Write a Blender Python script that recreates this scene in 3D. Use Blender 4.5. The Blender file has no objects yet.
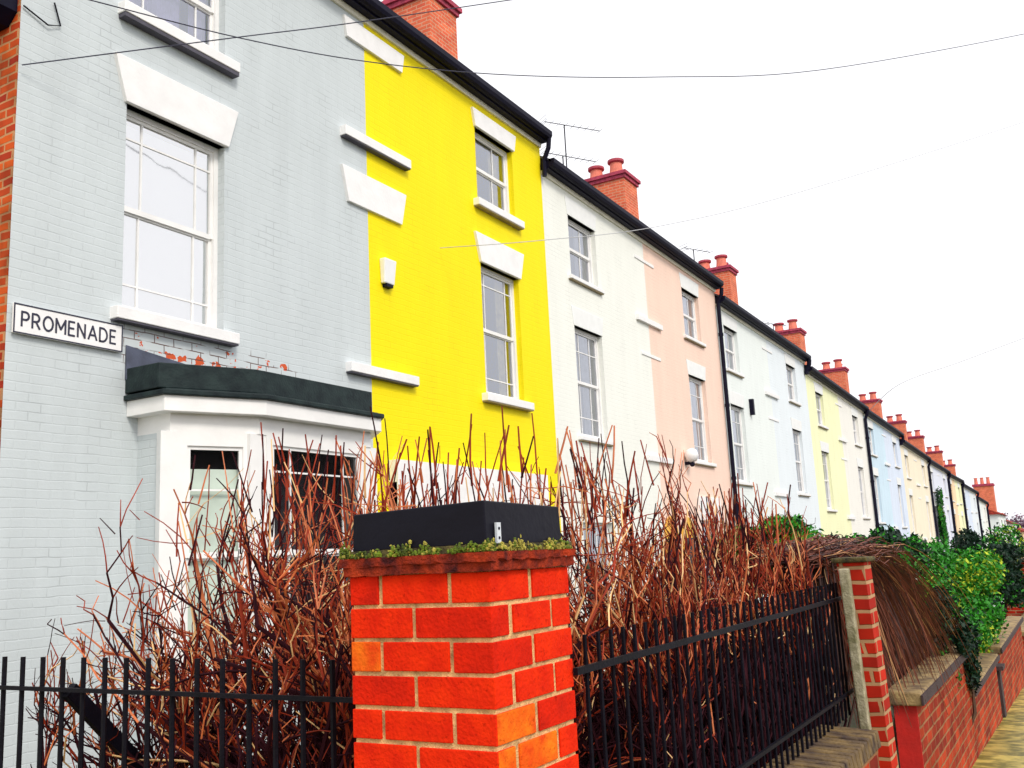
import bpy, math, random
from mathutils import Vector, Matrix
random.seed(11)
R = math.radians
scene = bpy.context.scene
col = scene.collection

# ------------------------------------------------------------------ camera
EYE = 1.6
AX_R = Vector((0.5029551, -0.86293835, -0.0487193))
AX_D = Vector((0.13105168, 0.13185545, -0.98256786))
AX_F = Vector((0.85431939, 0.48780277, 0.17940689))
cd = bpy.data.cameras.new('camera'); cam = bpy.data.objects.new('camera', cd); col.objects.link(cam)
m3 = Matrix((AX_R, -AX_D, -AX_F)).transposed()
cam.matrix_world = Matrix.Translation((0, 0, EYE)) @ m3.to_4x4()
cd.sensor_width = 36; cd.lens = 964.8 / 1024 * 36; cd.clip_start = .05; cd.clip_end = 3000
scene.camera = cam

# ------------------------------------------------------------------ light
SUN_EL, SUN_AZ = R(42), R(240)          # azimuth of the sun, measured from +X towards +Y
w = bpy.data.worlds.new('World'); scene.world = w; w.use_nodes = True
nt = w.node_tree; bg = nt.nodes['Background']
sky = nt.nodes.new('ShaderNodeTexSky'); sky.sky_type = 'NISHITA'; sky.sun_disc = False
sky.sun_elevation = SUN_EL; sky.sun_rotation = R(90) - SUN_AZ
sky.dust_density = 4; sky.air_density = 1.0; sky.ozone_density = .5
hs = nt.nodes.new('ShaderNodeHueSaturation'); hs.inputs['Saturation'].default_value = .12
nt.links.new(sky.outputs[0], hs.inputs['Color'])
oc = nt.nodes.new('ShaderNodeMix'); oc.data_type = 'RGBA'; oc.inputs[0].default_value = .8; oc.inputs[7].default_value = (8.6, 8.6, 8.9, 1)   # even overcast cloud
nt.links.new(hs.outputs[0], oc.inputs[6]); nt.links.new(oc.outputs[2], bg.inputs[0])
bg.inputs[1].default_value = .13
sd = bpy.data.lights.new('sun', 'SUN'); sd.energy = 1.5; sd.angle = R(14); sd.color = (1, .93, .82)
so = bpy.data.objects.new('sun', sd); col.objects.link(so)
sdir = Vector((math.cos(SUN_EL) * math.cos(SUN_AZ), math.cos(SUN_EL) * math.sin(SUN_AZ), math.sin(SUN_EL)))
so.rotation_euler = sdir.to_track_quat('Z', 'Y').to_euler(); so.location = (0, 0, 30)
scene.view_settings.view_transform = 'Standard'; scene.view_settings.look = 'None'
scene.view_settings.exposure = .30; scene.view_settings.gamma = 1; scene.view_settings.use_curve_mapping = False
scene.cycles.max_bounces = 6; scene.cycles.transparent_max_bounces = 12

# ------------------------------------------------------------------ materials
def newmat(name):
    m = bpy.data.materials.new(name); m.use_nodes = True
    return m, m.node_tree.nodes, m.node_tree.links, m.node_tree.nodes['Principled BSDF']
def c4(c): return (c[0], c[1], c[2], 1)
def plain(name, c, rough=.6, var=.12, scale=6, bump=0, metal=0, spec=.5, c2=None, detail=5):
    m, n, l, p = newmat(name)
    tc = n.new('ShaderNodeTexCoord'); no = n.new('ShaderNodeTexNoise')
    no.inputs['Scale'].default_value = scale; no.inputs['Detail'].default_value = detail
    l.new(tc.outputs['Object'], no.inputs['Vector'])
    r = n.new('ShaderNodeValToRGB'); r.color_ramp.elements[0].position = .3; r.color_ramp.elements[1].position = .7
    a = c2 if c2 else tuple(x * (1 - var) for x in c)
    b = c if c2 else tuple(min(1, x * (1 + var)) for x in c)
    r.color_ramp.elements[0].color = c4(a); r.color_ramp.elements[1].color = c4(b)
    l.new(no.outputs['Fac'], r.inputs[0]); l.new(r.outputs[0], p.inputs['Base Color'])
    p.inputs['Roughness'].default_value = rough; p.inputs['Metallic'].default_value = metal
    p.inputs['Specular IOR Level'].default_value = spec
    if bump:
        bu = n.new('ShaderNodeBump'); bu.inputs['Strength'].default_value = bump; bu.inputs['Distance'].default_value = .01
        n2 = n.new('ShaderNodeTexNoise'); n2.inputs['Scale'].default_value = scale * 6; n2.inputs['Detail'].default_value = 6
        l.new(tc.outputs['Object'], n2.inputs['Vector']); l.new(n2.outputs['Fac'], bu.inputs['Height']); l.new(bu.outputs[0], p.inputs['Normal'])
    return m
def brickcoords(n, l):
    tc = n.new('ShaderNodeTexCoord'); s = n.new('ShaderNodeSeparateXYZ'); l.new(tc.outputs['Object'], s.inputs[0])
    ad = n.new('ShaderNodeMath'); l.new(s.outputs[0], ad.inputs[0]); l.new(s.outputs[1], ad.inputs[1])
    cb = n.new('ShaderNodeCombineXYZ'); l.new(ad.outputs[0], cb.inputs[0]); l.new(s.outputs[2], cb.inputs[1])
    return tc, cb
def brick(name, ca, cb_, cm, bw=.235, bh=.082, mort=.012, rough=.85, bump=.6, dirt=.35):
    m, n, l, p = newmat(name)
    tc, cb = brickcoords(n, l)
    wn = n.new('ShaderNodeTexNoise'); wn.inputs['Scale'].default_value = 5
    l.new(tc.outputs['Object'], wn.inputs['Vector'])
    mx = n.new('ShaderNodeMix'); mx.data_type = 'RGBA'; mx.blend_type = 'LINEAR_LIGHT'; mx.inputs[0].default_value = .012
    l.new(cb.outputs[0], mx.inputs[6]); l.new(wn.outputs['Color'], mx.inputs[7])
    bt = n.new('ShaderNodeTexBrick'); l.new(mx.outputs[2], bt.inputs['Vector'])
    bt.inputs['Color1'].default_value = c4(ca); bt.inputs['Color2'].default_value = c4(cb_); bt.inputs['Mortar'].default_value = c4(cm)
    bt.inputs['Scale'].default_value = 1; bt.inputs['Brick Width'].default_value = bw; bt.inputs['Row Height'].default_value = bh
    bt.inputs['Mortar Size'].default_value = mort; bt.inputs['Mortar Smooth'].default_value = .3
    no = n.new('ShaderNodeTexNoise'); no.inputs['Scale'].default_value = 3; no.inputs['Detail'].default_value = 8
    l.new(tc.outputs['Object'], no.inputs['Vector'])
    rp = n.new('ShaderNodeValToRGB'); rp.color_ramp.elements[0].position = .35; rp.color_ramp.elements[0].color = (1 - dirt, 1 - dirt, 1 - dirt, 1)
    rp.color_ramp.elements[1].position = .65; rp.color_ramp.elements[1].color = (1, 1, 1, 1)
    l.new(no.outputs['Fac'], rp.inputs[0])
    mu = n.new('ShaderNodeMix'); mu.data_type = 'RGBA'; mu.blend_type = 'MULTIPLY'; mu.inputs[0].default_value = 1
    l.new(bt.outputs['Color'], mu.inputs[6]); l.new(rp.outputs[0], mu.inputs[7]); l.new(mu.outputs[2], p.inputs['Base Color'])
    p.inputs['Roughness'].default_value = rough; p.inputs['Specular IOR Level'].default_value = .12
    bu = n.new('ShaderNodeBump'); bu.inputs['Strength'].default_value = bump; bu.inputs['Distance'].default_value = .012; bu.invert = True
    l.new(bt.outputs['Fac'], bu.inputs['Height']); l.new(bu.outputs[0], p.inputs['Normal'])
    return m
def painted(name, c, var=.06, bump=.35, chips=None, lines=0.0, second=None):
    """painted brickwork: paint colour, faint streaks, mortar courses in the bump; chips = box (local x0,x1,z0,z1) of flaked paint"""
    m, n, l, p = newmat(name)
    tc, cb = brickcoords(n, l)
    wn = n.new('ShaderNodeTexNoise'); wn.inputs['Scale'].default_value = 3.0; l.new(tc.outputs['Object'], wn.inputs['Vector'])
    mx = n.new('ShaderNodeMix'); mx.data_type = 'RGBA'; mx.blend_type = 'LINEAR_LIGHT'; mx.inputs[0].default_value = .015
    l.new(cb.outputs[0], mx.inputs[6]); l.new(wn.outputs['Color'], mx.inputs[7])
    bt = n.new('ShaderNodeTexBrick'); l.new(mx.outputs[2], bt.inputs['Vector'])
    bt.inputs['Scale'].default_value = 1; bt.inputs['Brick Width'].default_value = .235; bt.inputs['Row Height'].default_value = .082
    bt.inputs['Mortar Size'].default_value = .007; bt.inputs['Mortar Smooth'].default_value = .6
    no = n.new('ShaderNodeTexNoise'); no.inputs['Scale'].default_value = 1.3; no.inputs['Detail'].default_value = 9; no.inputs['Roughness'].default_value = .65
    mp = n.new('ShaderNodeMapping'); mp.inputs['Scale'].default_value = (1.6, 1.6, .35)
    l.new(tc.outputs['Object'], mp.inputs[0]); l.new(mp.outputs[0], no.inputs['Vector'])
    rp = n.new('ShaderNodeValToRGB'); rp.color_ramp.elements[0].position = .3; rp.color_ramp.elements[1].position = .7
    rp.color_ramp.elements[0].color = c4([x * (1 - var * 1.4) for x in c]); rp.color_ramp.elements[1].color = c4([min(1, x * (1 + var)) for x in c])
    l.new(no.outputs['Fac'], rp.inputs[0]); out = rp.outputs[0]
    # dark hairline cracks along some of the courses
    n2 = n.new('ShaderNodeTexNoise'); n2.inputs['Scale'].default_value = 2.2; n2.inputs['Detail'].default_value = 3; l.new(tc.outputs['Object'], n2.inputs['Vector'])
    r2 = n.new('ShaderNodeValToRGB'); r2.color_ramp.elements[0].position = .52; r2.color_ramp.elements[1].position = .66
    r2.color_ramp.elements[1].color = (1, 1, 1, 1); l.new(n2.outputs['Fac'], r2.inputs[0])
    mt = n.new('ShaderNodeMath'); mt.operation = 'MULTIPLY'; l.new(bt.outputs['Fac'], mt.inputs[0]); l.new(r2.outputs[0], mt.inputs[1])
    m4 = n.new('ShaderNodeMath'); m4.operation = 'MULTIPLY'; m4.inputs[1].default_value = .25 + lines; l.new(mt.outputs[0], m4.inputs[0])
    m2 = n.new('ShaderNodeMix'); m2.data_type = 'RGBA'; m2.inputs[7].default_value = c4([x * .45 for x in c])
    l.new(m4.outputs[0], m2.inputs[0]); l.new(out, m2.inputs[6]); out = m2.outputs[2]
    if chips:
        x0, x1, z0, z1 = chips
        sp = n.new('ShaderNodeSeparateXYZ'); l.new(tc.outputs['Object'], sp.inputs[0])
        def inside(sock, a, b, s):
            q = n.new('ShaderNodeMapRange'); q.inputs[1].default_value = a - s; q.inputs[2].default_value = a + s; l.new(sock, q.inputs[0])
            r = n.new('ShaderNodeMapRange'); r.inputs[1].default_value = b - s; r.inputs[2].default_value = b + s; r.inputs[3].default_value = 1; r.inputs[4].default_value = 0; l.new(sock, r.inputs[0])
            k = n.new('ShaderNodeMath'); k.operation = 'MULTIPLY'; l.new(q.outputs[0], k.inputs[0]); l.new(r.outputs[0], k.inputs[1]); return k.outputs[0]
        k = n.new('ShaderNodeMath'); k.operation = 'MULTIPLY'; l.new(inside(sp.outputs[0], x0, x1, .12), k.inputs[0]); l.new(inside(sp.outputs[2], z0, z1, .05), k.inputs[1])
        n3 = n.new('ShaderNodeTexNoise'); n3.inputs['Scale'].default_value = 7; n3.inputs['Detail'].default_value = 4; l.new(tc.outputs['Object'], n3.inputs['Vector'])
        ma = n.new('ShaderNodeMath'); ma.operation = 'MULTIPLY'; l.new(n3.outputs['Fac'], ma.inputs[0]); l.new(k.outputs[0], ma.inputs[1])
        r3 = n.new('ShaderNodeValToRGB'); r3.color_ramp.interpolation = 'CONSTANT'
        r3.color_ramp.elements[1].position = .585; r3.color_ramp.elements[1].color = (1, 1, 1, 1); l.new(ma.outputs[0], r3.inputs[0])
        m5 = n.new('ShaderNodeMix'); m5.data_type = 'RGBA'; m5.inputs[7].default_value = (.62, .10, .03, 1)
        l.new(r3.outputs[0], m5.inputs[0]); l.new(out, m5.inputs[6]); out = m5.outputs[2]
        # broken mortar
        m6 = n.new('ShaderNodeMath'); m6.operation = 'MULTIPLY'; l.new(bt.outputs['Fac'], m6.inputs[0]); l.new(k.outputs[0], m6.inputs[1])
        n5 = n.new('ShaderNodeTexNoise'); n5.inputs['Scale'].default_value = 3.1; l.new(tc.outputs['Object'], n5.inputs['Vector'])
        r5 = n.new('ShaderNodeValToRGB'); r5.color_ramp.elements[0].position = .45; r5.color_ramp.elements[1].position = .5; l.new(n5.outputs['Fac'], r5.inputs[0])
        m8 = n.new('ShaderNodeMath'); m8.operation = 'MULTIPLY'; l.new(m6.outputs[0], m8.inputs[0]); l.new(r5.outputs[0], m8.inputs[1])
        m7 = n.new('ShaderNodeMix'); m7.data_type = 'RGBA'; m7.inputs[7].default_value = (.12, .06, .05, 1)
        l.new(m8.outputs[0], m7.inputs[0]); l.new(out, m7.inputs[6]); out = m7.outputs[2]
    l.new(out, p.inputs['Base Color'])
    p.inputs['Roughness'].default_value = .7; p.inputs['Specular IOR Level'].default_value = .25
    bu = n.new('ShaderNodeBump'); bu.inputs['Strength'].default_value = bump; bu.inputs['Distance'].default_value = .008; bu.invert = True
    n4 = n.new('ShaderNodeTexNoise'); n4.inputs['Scale'].default_value = 40; n4.inputs['Detail'].default_value = 4; l.new(tc.outputs['Object'], n4.inputs['Vector'])
    ad = n.new('ShaderNodeMath'); ad.operation = 'MULTIPLY_ADD'; ad.inputs[1].default_value = .5; l.new(n4.outputs['Fac'], ad.inputs[0]); l.new(bt.outputs['Fac'], ad.inputs[2])
    l.new(ad.outputs[0], bu.inputs['Height']); l.new(bu.outputs[0], p.inputs['Normal'])
    return m
def glassmat(name, refl=.45, tint=(.9, .93, 1), ior=1.5):
    m, n, l, p = newmat(name); n.remove(p)
    g = n.new('ShaderNodeBsdfGlossy'); g.inputs['Color'].default_value = c4(tint); g.inputs['Roughness'].default_value = .04
    t = n.new('ShaderNodeBsdfTransparent'); t.inputs['Color'].default_value = (.95, .96, .96, 1)
    tc = n.new('ShaderNodeTexCoord'); no = n.new('ShaderNodeTexNoise'); no.inputs['Scale'].default_value = 1.6; l.new(tc.outputs['Object'], no.inputs['Vector'])
    bu = n.new('ShaderNodeBump'); bu.inputs['Strength'].default_value = .25; bu.inputs['Distance'].default_value = .02; l.new(no.outputs['Fac'], bu.inputs['Height']); l.new(bu.outputs[0], g.inputs['Normal'])
    lw = n.new('ShaderNodeFresnel'); lw.inputs[0].default_value = ior
    ad = n.new('ShaderNodeMath'); ad.inputs[1].default_value = refl; ad.use_clamp = True; l.new(lw.outputs[0], ad.inputs[0])
    mx = n.new('ShaderNodeMixShader'); l.new(ad.outputs[0], mx.inputs[0]); l.new(t.outputs[0], mx.inputs[1]); l.new(g.outputs[0], mx.inputs[2])
    l.new(mx.outputs[0], n['Material Output'].inputs[0]); return m

M = {}
M['glass'] = glassmat('window_glass', .3)
M['glass_bright'] = glassmat('blind_glass', .64, (1, 1, 1))
M['glass_dim'] = glassmat('bay_glass', .0, ior=1.10)
M['white'] = plain('white_paint', (.86, .85, .84), .45, .05, 4, .15)
M['stone'] = plain('white_stone', (.87, .86, .86), .7, .05, 5, .25)
M['cream'] = plain('cream_paint', (.80, .76, .62), .5, .08, 6, .2)
M['black'] = plain('black_gutter', (.006, .005, .018), .5, .2, 8, spec=.12)
M['iron'] = plain('black_iron', (.005, .0045, .009), .5, .3, 12, .2, spec=.12)
M['lead'] = plain('lead_sheet', (.006, .012, .015), .5, .5, 7, .4, spec=.18, c2=(.02, .035, .035))
M['flash'] = plain('lead_flashing', (.07, .08, .12), .45, .3, 6, .4, metal=.3)
M['sillshade'] = plain('sill_shade_brown', (.30, .24, .14), .8, .2, 8)  # only for the strips that paint the shade under sills
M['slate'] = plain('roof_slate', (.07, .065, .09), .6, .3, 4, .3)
M['tile'] = brick('red_roof_tile', (.42, .05, .03), (.3, .04, .03), (.12, .02, .02), .3, .2, .02)
M['chim'] = brick('chimney_brick', (.88, .20, .09), (.74, .13, .07), (.80, .38, .24), .235, .085, .012, dirt=.2)
M['chimcap'] = plain('chimney_cap', (.42, .045, .09), .8, .35, 9, .4)
M['pot'] = plain('terracotta_pot', (.74, .20, .13), .7, .2, 8, .2)
M['potrim'] = plain('terracotta_pot_rim', (.42, .05, .08), .7, .2, 8, .2)
M['endbrick'] = brick('gable_brick', (.80, .13, .02), (.42, .035, .015), (.60, .30, .14), .235, .082, .012, dirt=.5)
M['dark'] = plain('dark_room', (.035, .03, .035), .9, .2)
M['blind'] = plain('blind_cloth', (.90, .92, .93), .9, .04, 2)
M['baycloth'] = plain('bay_net', (.60, .68, .60), .9, .15, 3)
M['curtain'] = plain('curtain_cloth', (.62, .52, .22), .9, .25, 7)
M['greycurtain'] = plain('net_curtain', (.45, .46, .50), .9, .25, 7)
M['purple'] = plain('lilac_curtain', (.55, .50, .72), .9, .25, 5)
M['plastic'] = plain('alarm_plastic', (.88, .88, .88), .35, .03)
M['doorred'] = plain('red_door', (.35, .03, .02), .4, .1)
M['ochre'] = plain('ochre_paint', (.78, .42, .05), .6, .2)

# ------------------------------------------------------------------ mesh tools
class MB:
    def __init__(s, T=None): s.v = []; s.f = []; s.mi = []; s.T = T; s.m = 0
    def vert(s, p):
        p = Vector(p)
        if s.T: p = s.T @ p
        s.v.append(p); return len(s.v) - 1
    def face(s, idx): s.f.append(tuple(idx)); s.mi.append(s.m)
    def quad(s, a, b, c, d): s.face([s.vert(a), s.vert(b), s.vert(c), s.vert(d)])
    def box(s, x0, x1, y0, y1, z0, z1):
        i = [s.vert(p) for p in ((x0, y0, z0), (x1, y0, z0), (x1, y1, z0), (x0, y1, z0), (x0, y0, z1), (x1, y0, z1), (x1, y1, z1), (x0, y1, z1))]
        for q in ((0, 3, 2, 1), (4, 5, 6, 7), (0, 1, 5, 4), (1, 2, 6, 5), (2, 3, 7, 6), (3, 0, 4, 7)): s.face([i[k] for k in q])
        return s
    def hexa(s, bot, top):
        n = len(bot); a = [s.vert(p) for p in bot]; b = [s.vert(p) for p in top]
        s.face(a[::-1]); s.face(b)
        for k in range(n): s.face([a[k], a[(k + 1) % n], b[(k + 1) % n], b[k]])
        return s
    def prism(s, pts, z0, z1): return s.hexa([(x, y, z0) for x, y in pts], [(x, y, z1) for x, y in pts])
    def tube(s, pts, rad, n=5, cap=True):
        pts = [Vector(p) for p in pts]
        if not hasattr(rad, '__len__'): rad = [rad] * len(pts)
        rings = []
        for k, p in enumerate(pts):
            d = (pts[min(k + 1, len(pts) - 1)] - pts[max(k - 1, 0)])
            if d.length < 1e-6: d = Vector((0, 0, 1))
            d.normalize(); a = Vector((0, 0, 1)) if abs(d.z) < .9 else Vector((1, 0, 0))
            u = d.cross(a).normalized(); v = d.cross(u)
            rings.append([s.vert(p + (u * math.cos(t) + v * math.sin(t)) * rad[k]) for t in [2 * math.pi * j / n for j in range(n)]])
        for k in range(len(rings) - 1):
            for j in range(n): s.face([rings[k][j], rings[k][(j + 1) % n], rings[k + 1][(j + 1) % n], rings[k + 1][j]])
        if cap: s.face(rings[0][::-1]); s.face(rings[-1])
        return s
    def lathe(s, c, prof, n=14):
        c = Vector(c); rings = []
        for r, z in prof: rings.append([s.vert(c + Vector((r * math.cos(2 * math.pi * j / n), r * math.sin(2 * math.pi * j / n), z))) for j in range(n)])
        for k in range(len(rings) - 1):
            for j in range(n): s.face([rings[k][j], rings[k][(j + 1) % n], rings[k + 1][(j + 1) % n], rings[k + 1][j]])
        s.face(rings[0][::-1]); s.face(rings[-1]); return s
    def build(s, name, mats, parent=None, smooth=False, bevel=0, origin=None):
        o_ = Vector(origin) if origin is not None else (root_of(parent) if parent else Vector((0, 0, 0)))
        me = bpy.data.meshes.new(name); me.from_pydata([tuple(p - o_) for p in s.v], [], s.f); me.update()
        if not isinstance(mats, (list, tuple)): mats = [mats]
        for m in mats: me.materials.append(m)
        if len(mats) > 1: me.polygons.foreach_set('material_index', s.mi)
        if smooth: me.polygons.foreach_set('use_smooth', [True] * len(me.polygons))
        o = bpy.data.objects.new(name, me); col.objects.link(o)
        if parent: o.parent = parent
        else: o.location = o_
        if bevel:
            b = o.modifiers.new('bevel', 'BEVEL'); b.width = bevel; b.segments = 2; b.limit_method = 'ANGLE'
        return o
ROOT = {}
def root_of(o):
    while o.parent: o = o.parent
    return Vector(ROOT.get(o.name, o.location))
def tag(o, label, cat, group=None, kind=None):
    o['label'] = label; o['category'] = cat
    if group: o['group'] = group
    if kind: o['kind'] = kind
    return o
def thing(name, label, cat, loc, group=None):
    o = bpy.data.objects.new(name, None); col.objects.link(o); o.location = loc; o.empty_display_size = .2
    ROOT[o.name] = Vector(loc); return tag(o, label, cat, group)
def gz(x): return -.047 * x + .02

# ------------------------------------------------------------------ setting: ground
F = 7.6
def strip(name, xs, ys, mat, lift=0):
    mb = MB(); ids = [[mb.vert((x, y, gz(max(-40, min(x, 140))) + lift)) for y in ys] for x in xs]
    for i in range(len(xs) - 1):
        for j in range(len(ys) - 1): mb.face([ids[i][j], ids[i + 1][j], ids[i + 1][j + 1], ids[i][j + 1]])
    o = mb.build(name, mat); o['kind'] = 'structure'; return o
M['earth'] = plain('garden_earth', (.05, .06, .02), .95, .3, 3, .6, c2=(.035, .025, .015))
M['asphalt'] = plain('asphalt', (.06, .06, .06), .8, .2, 8, .5)
def paving():
    m, n, l, p = newmat('paving_slabs')
    tc = n.new('ShaderNodeTexCoord'); bt = n.new('ShaderNodeTexBrick'); l.new(tc.outputs['Object'], bt.inputs['Vector'])
    bt.inputs['Scale'].default_value = 1; bt.inputs['Brick Width'].default_value = .9; bt.inputs['Row Height'].default_value = .6; bt.inputs['Mortar Size'].default_value = .012
    bt.inputs['Color1'].default_value = (.60, .48, .10, 1); bt.inputs['Color2'].default_value = (.42, .34, .07, 1); bt.inputs['Mortar'].default_value = (.05, .05, .02, 1)
    no = n.new('ShaderNodeTexNoise'); no.inputs['Scale'].default_value = 5.5; no.inputs['Detail'].default_value = 9; l.new(tc.outputs['Object'], no.inputs['Vector'])
    rp = n.new('ShaderNodeValToRGB'); rp.color_ramp.elements[0].position = .42; rp.color_ramp.elements[0].color = (.28, .32, .12, 1); rp.color_ramp.elements[1].position = .62; rp.color_ramp.elements[1].color = (1, 1, 1, 1)
    l.new(no.outputs['Fac'], rp.inputs[0])
    mu = n.new('ShaderNodeMix'); mu.data_type = 'RGBA'; mu.blend_type = 'MULTIPLY'; mu.inputs[0].default_value = 1
    l.new(bt.outputs['Color'], mu.inputs[6]); l.new(rp.outputs[0], mu.inputs[7]); l.new(mu.outputs[2], p.inputs['Base Color'])
    p.inputs['Roughness'].default_value = .45
    return m
M['paving'] = paving()
strip('ground', [-400, -40, 0, 40, 80, 140, 1500], [-800, -40, 0, 1.2, 7.6, 40, 800], M['earth'], -.01)
strip('pavement', [-40, 0, 10, 20, 40, 80, 140], [-1.2, 0, 1.14], M['paving'], .012)
strip('pavement', [-40, 0, 1.5], [1.14, 3, 12], M['paving'], .012)
strip('road', [-40, 0, 40, 80, 140], [-7.5, -1.35], M['asphalt'], -.004)
mbk = MB()
for i in range(60):
    x = -12 + i * .92; mbk.hexa([(x, -1.35, gz(x) - .1), (x + .905, -1.35, gz(x + .9) - .1), (x + .905, -1.2, gz(x + .9) - .1), (x, -1.2, gz(x) - .1)],
        [(x, -1.35, gz(x) + .02), (x + .905, -1.35, gz(x + .9) + .02), (x + .905, -1.2, gz(x + .9) + .02), (x, -1.2, gz(x) + .02)])
k = mbk.build('kerb', M['stone']); k['kind'] = 'structure'

# ------------------------------------------------------------------ houses
def windows_grid(mb, x0, x1, z0, ztop, holes, reveal=.12):
    """outer wall face at y=F with rectangular holes and reveals; ztop(x) may slope"""
    xs = sorted(set([x0, x1] + [h[0] for h in holes] + [h[1] for h in holes]))
    zs = sorted(set([z0] + [h[2] for h in holes] + [h[3] for h in holes]))
    for i in range(len(xs) - 1):
        a, b = xs[i], xs[i + 1]; cx = (a + b) / 2
        for j in range(len(zs)):
            lo = zs[j]; top = j == len(zs) - 1
            hi = None if top else zs[j + 1]
            if not top and any(h[0] < cx < h[1] and h[2] < (lo + hi) / 2 < h[3] for h in holes): continue
            za, zb = (ztop(a), ztop(b)) if top else (hi, hi)
            mb.quad((a, F, lo), (b, F, lo), (b, F, zb), (a, F, za))
    for (a, b, c, d) in holes:
        y1 = F + reveal
        mb.quad((a, F, c), (a, F, d), (a, y1, d), (a, y1, c)); mb.quad((b, F, c), (b, y1, c), (b, y1, d), (b, F, d))
        mb.quad((a, F, c), (a, y1, c), (b, y1, c), (b, F, c)); mb.quad((a, F, d), (b, F, d), (b, y1, d), (a, y1, d))

def flared(mb, x0, x1, z0, z1, fl, y0, y1):
    mb.hexa([(x0, y0, z0), (x1, y0, z0), (x1, y1, z0), (x0, y1, z0)], [(x0 - fl, y0, z1), (x1 + fl, y0, z1), (x1 + fl, y1, z1), (x0 - fl, y1, z1)])

def sash_window(parent, T, u0, u1, z0, z1, style, cloth, glass='glass', lod=0, framemat='white', thick=.055, name='window'):
    """T maps local (u, v inward, z) to the world. Frame box, two sashes, panes, cloth behind."""
    fr = MB(T); t = thick; yo = .0
    fr.box(u0, u0 + t, yo, .09, z0, z1); fr.box(u1 - t, u1, yo, .09, z0, z1)
    fr.box(u0 + t, u1 - t, yo, .09, z1 - t, z1); fr.box(u0 + t, u1 - t, yo - .02, .09, z0, z0 + t * .8)
    wn = fr.build(name, M[framemat], parent)
    zm = (z0 + z1) / 2
    for up in (1, 0):
        a, b = (zm, z1 - t) if up else (z0 + t * .8, zm)
        v0, v1 = (.02, .05) if up else (.045, .08)
        s = MB(T); e = .035; mid = .045
        s.box(u0 + t, u0 + t + e, v0, v1, a, b); s.box(u1 - t - e, u1 - t, v0, v1, a, b)
        if up: s.box(u0 + t + e, u1 - t - e, v0, v1, b - e, b); s.box(u0 + t + e, u1 - t - e, v0, v1, a - .01, a + mid)
        else: s.box(u0 + t + e, u1 - t - e, v0, v1, b - .03, b - .012); s.box(u0 + t + e, u1 - t - e, v0, v1, a, a + .05)
        W = u1 - u0 - 2 * t; g = .018; vm = (v0 + v1) / 2
        if style == 'margin':
            for q in (.2, .8): s.box(u0 + t + W * q - g / 2, u0 + t + W * q + g / 2, v0 + .004, v1 - .004, a, b)
            zz = b - (b - a) * .24 if up else a + (b - a) * .26
            s.box(u0 + t, u1 - t, v0 + .006, v1 - .006, zz - g / 2, zz + g / 2)
        elif style == 'cross':
            if up: zz = a + (b - a) * .6; s.box(u0 + t, u1 - t, v0 + .006, v1 - .006, zz - g / 2, zz + g / 2)
        elif style == 'two':
            s.box(u0 + t + W * .62 - g / 2, u0 + t + W * .62 + g / 2, v0 + .004, v1 - .004, a, b)
        elif style == 'six':
            for q in (.3, .72): s.box(u0 + t + W * q - g / 2, u0 + t + W * q + g / 2, v0 + .004, v1 - .004, a, b)
            for q in ((.62,) if up else (.36,)): zz = a + (b - a) * q; s.box(u0 + t, u1 - t, v0 + .006, v1 - .006, zz - g / 2, zz + g / 2)
        s.build('sash', M[framemat], wn)
    gl = MB(T); gl.quad((u0 + t, .036, zm), (u1 - t, .036, zm), (u1 - t, .036, z1 - t), (u0 + t, .036, z1 - t))
    gl.quad((u0 + t, .062, z0 + .04), (u1 - t, .062, z0 + .04), (u1 - t, .062, zm), (u0 + t, .062, zm))
    gl.build('pane', M[glass], wn)
    # cloth / back of the room
    if cloth == 'blind':
        c = MB(T); c.box(u0 + t, u1 - t, .095, .10, z0 + .03, z1 - (.12 if thick < .1 else .34)); c.build('blind', M['blind' if thick < .1 else 'baycloth'], wn)
    elif cloth:
        mt, sides = cloth
        c = MB(T)
        for (qa, qb) in sides:
            a = u0 + t + (u1 - u0 - 2 * t) * qa; b = u0 + t + (u1 - u0 - 2 * t) * qb; N = max(4, int((b - a) / .03)); prev = None
            for i in range(N + 1):
                u = a + (b - a) * i / N; v = .16 + (.02 if i % 2 else -.01)
                cur = ((u, v, z0), (u, v, z1))
                if prev: c.quad(prev[0], cur[0], cur[1], prev[1])
                prev = cur
        c.build('curtain', M[mt], wn)
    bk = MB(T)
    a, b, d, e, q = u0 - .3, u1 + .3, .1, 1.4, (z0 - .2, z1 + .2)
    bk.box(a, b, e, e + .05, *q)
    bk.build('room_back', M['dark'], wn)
    return wn

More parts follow.
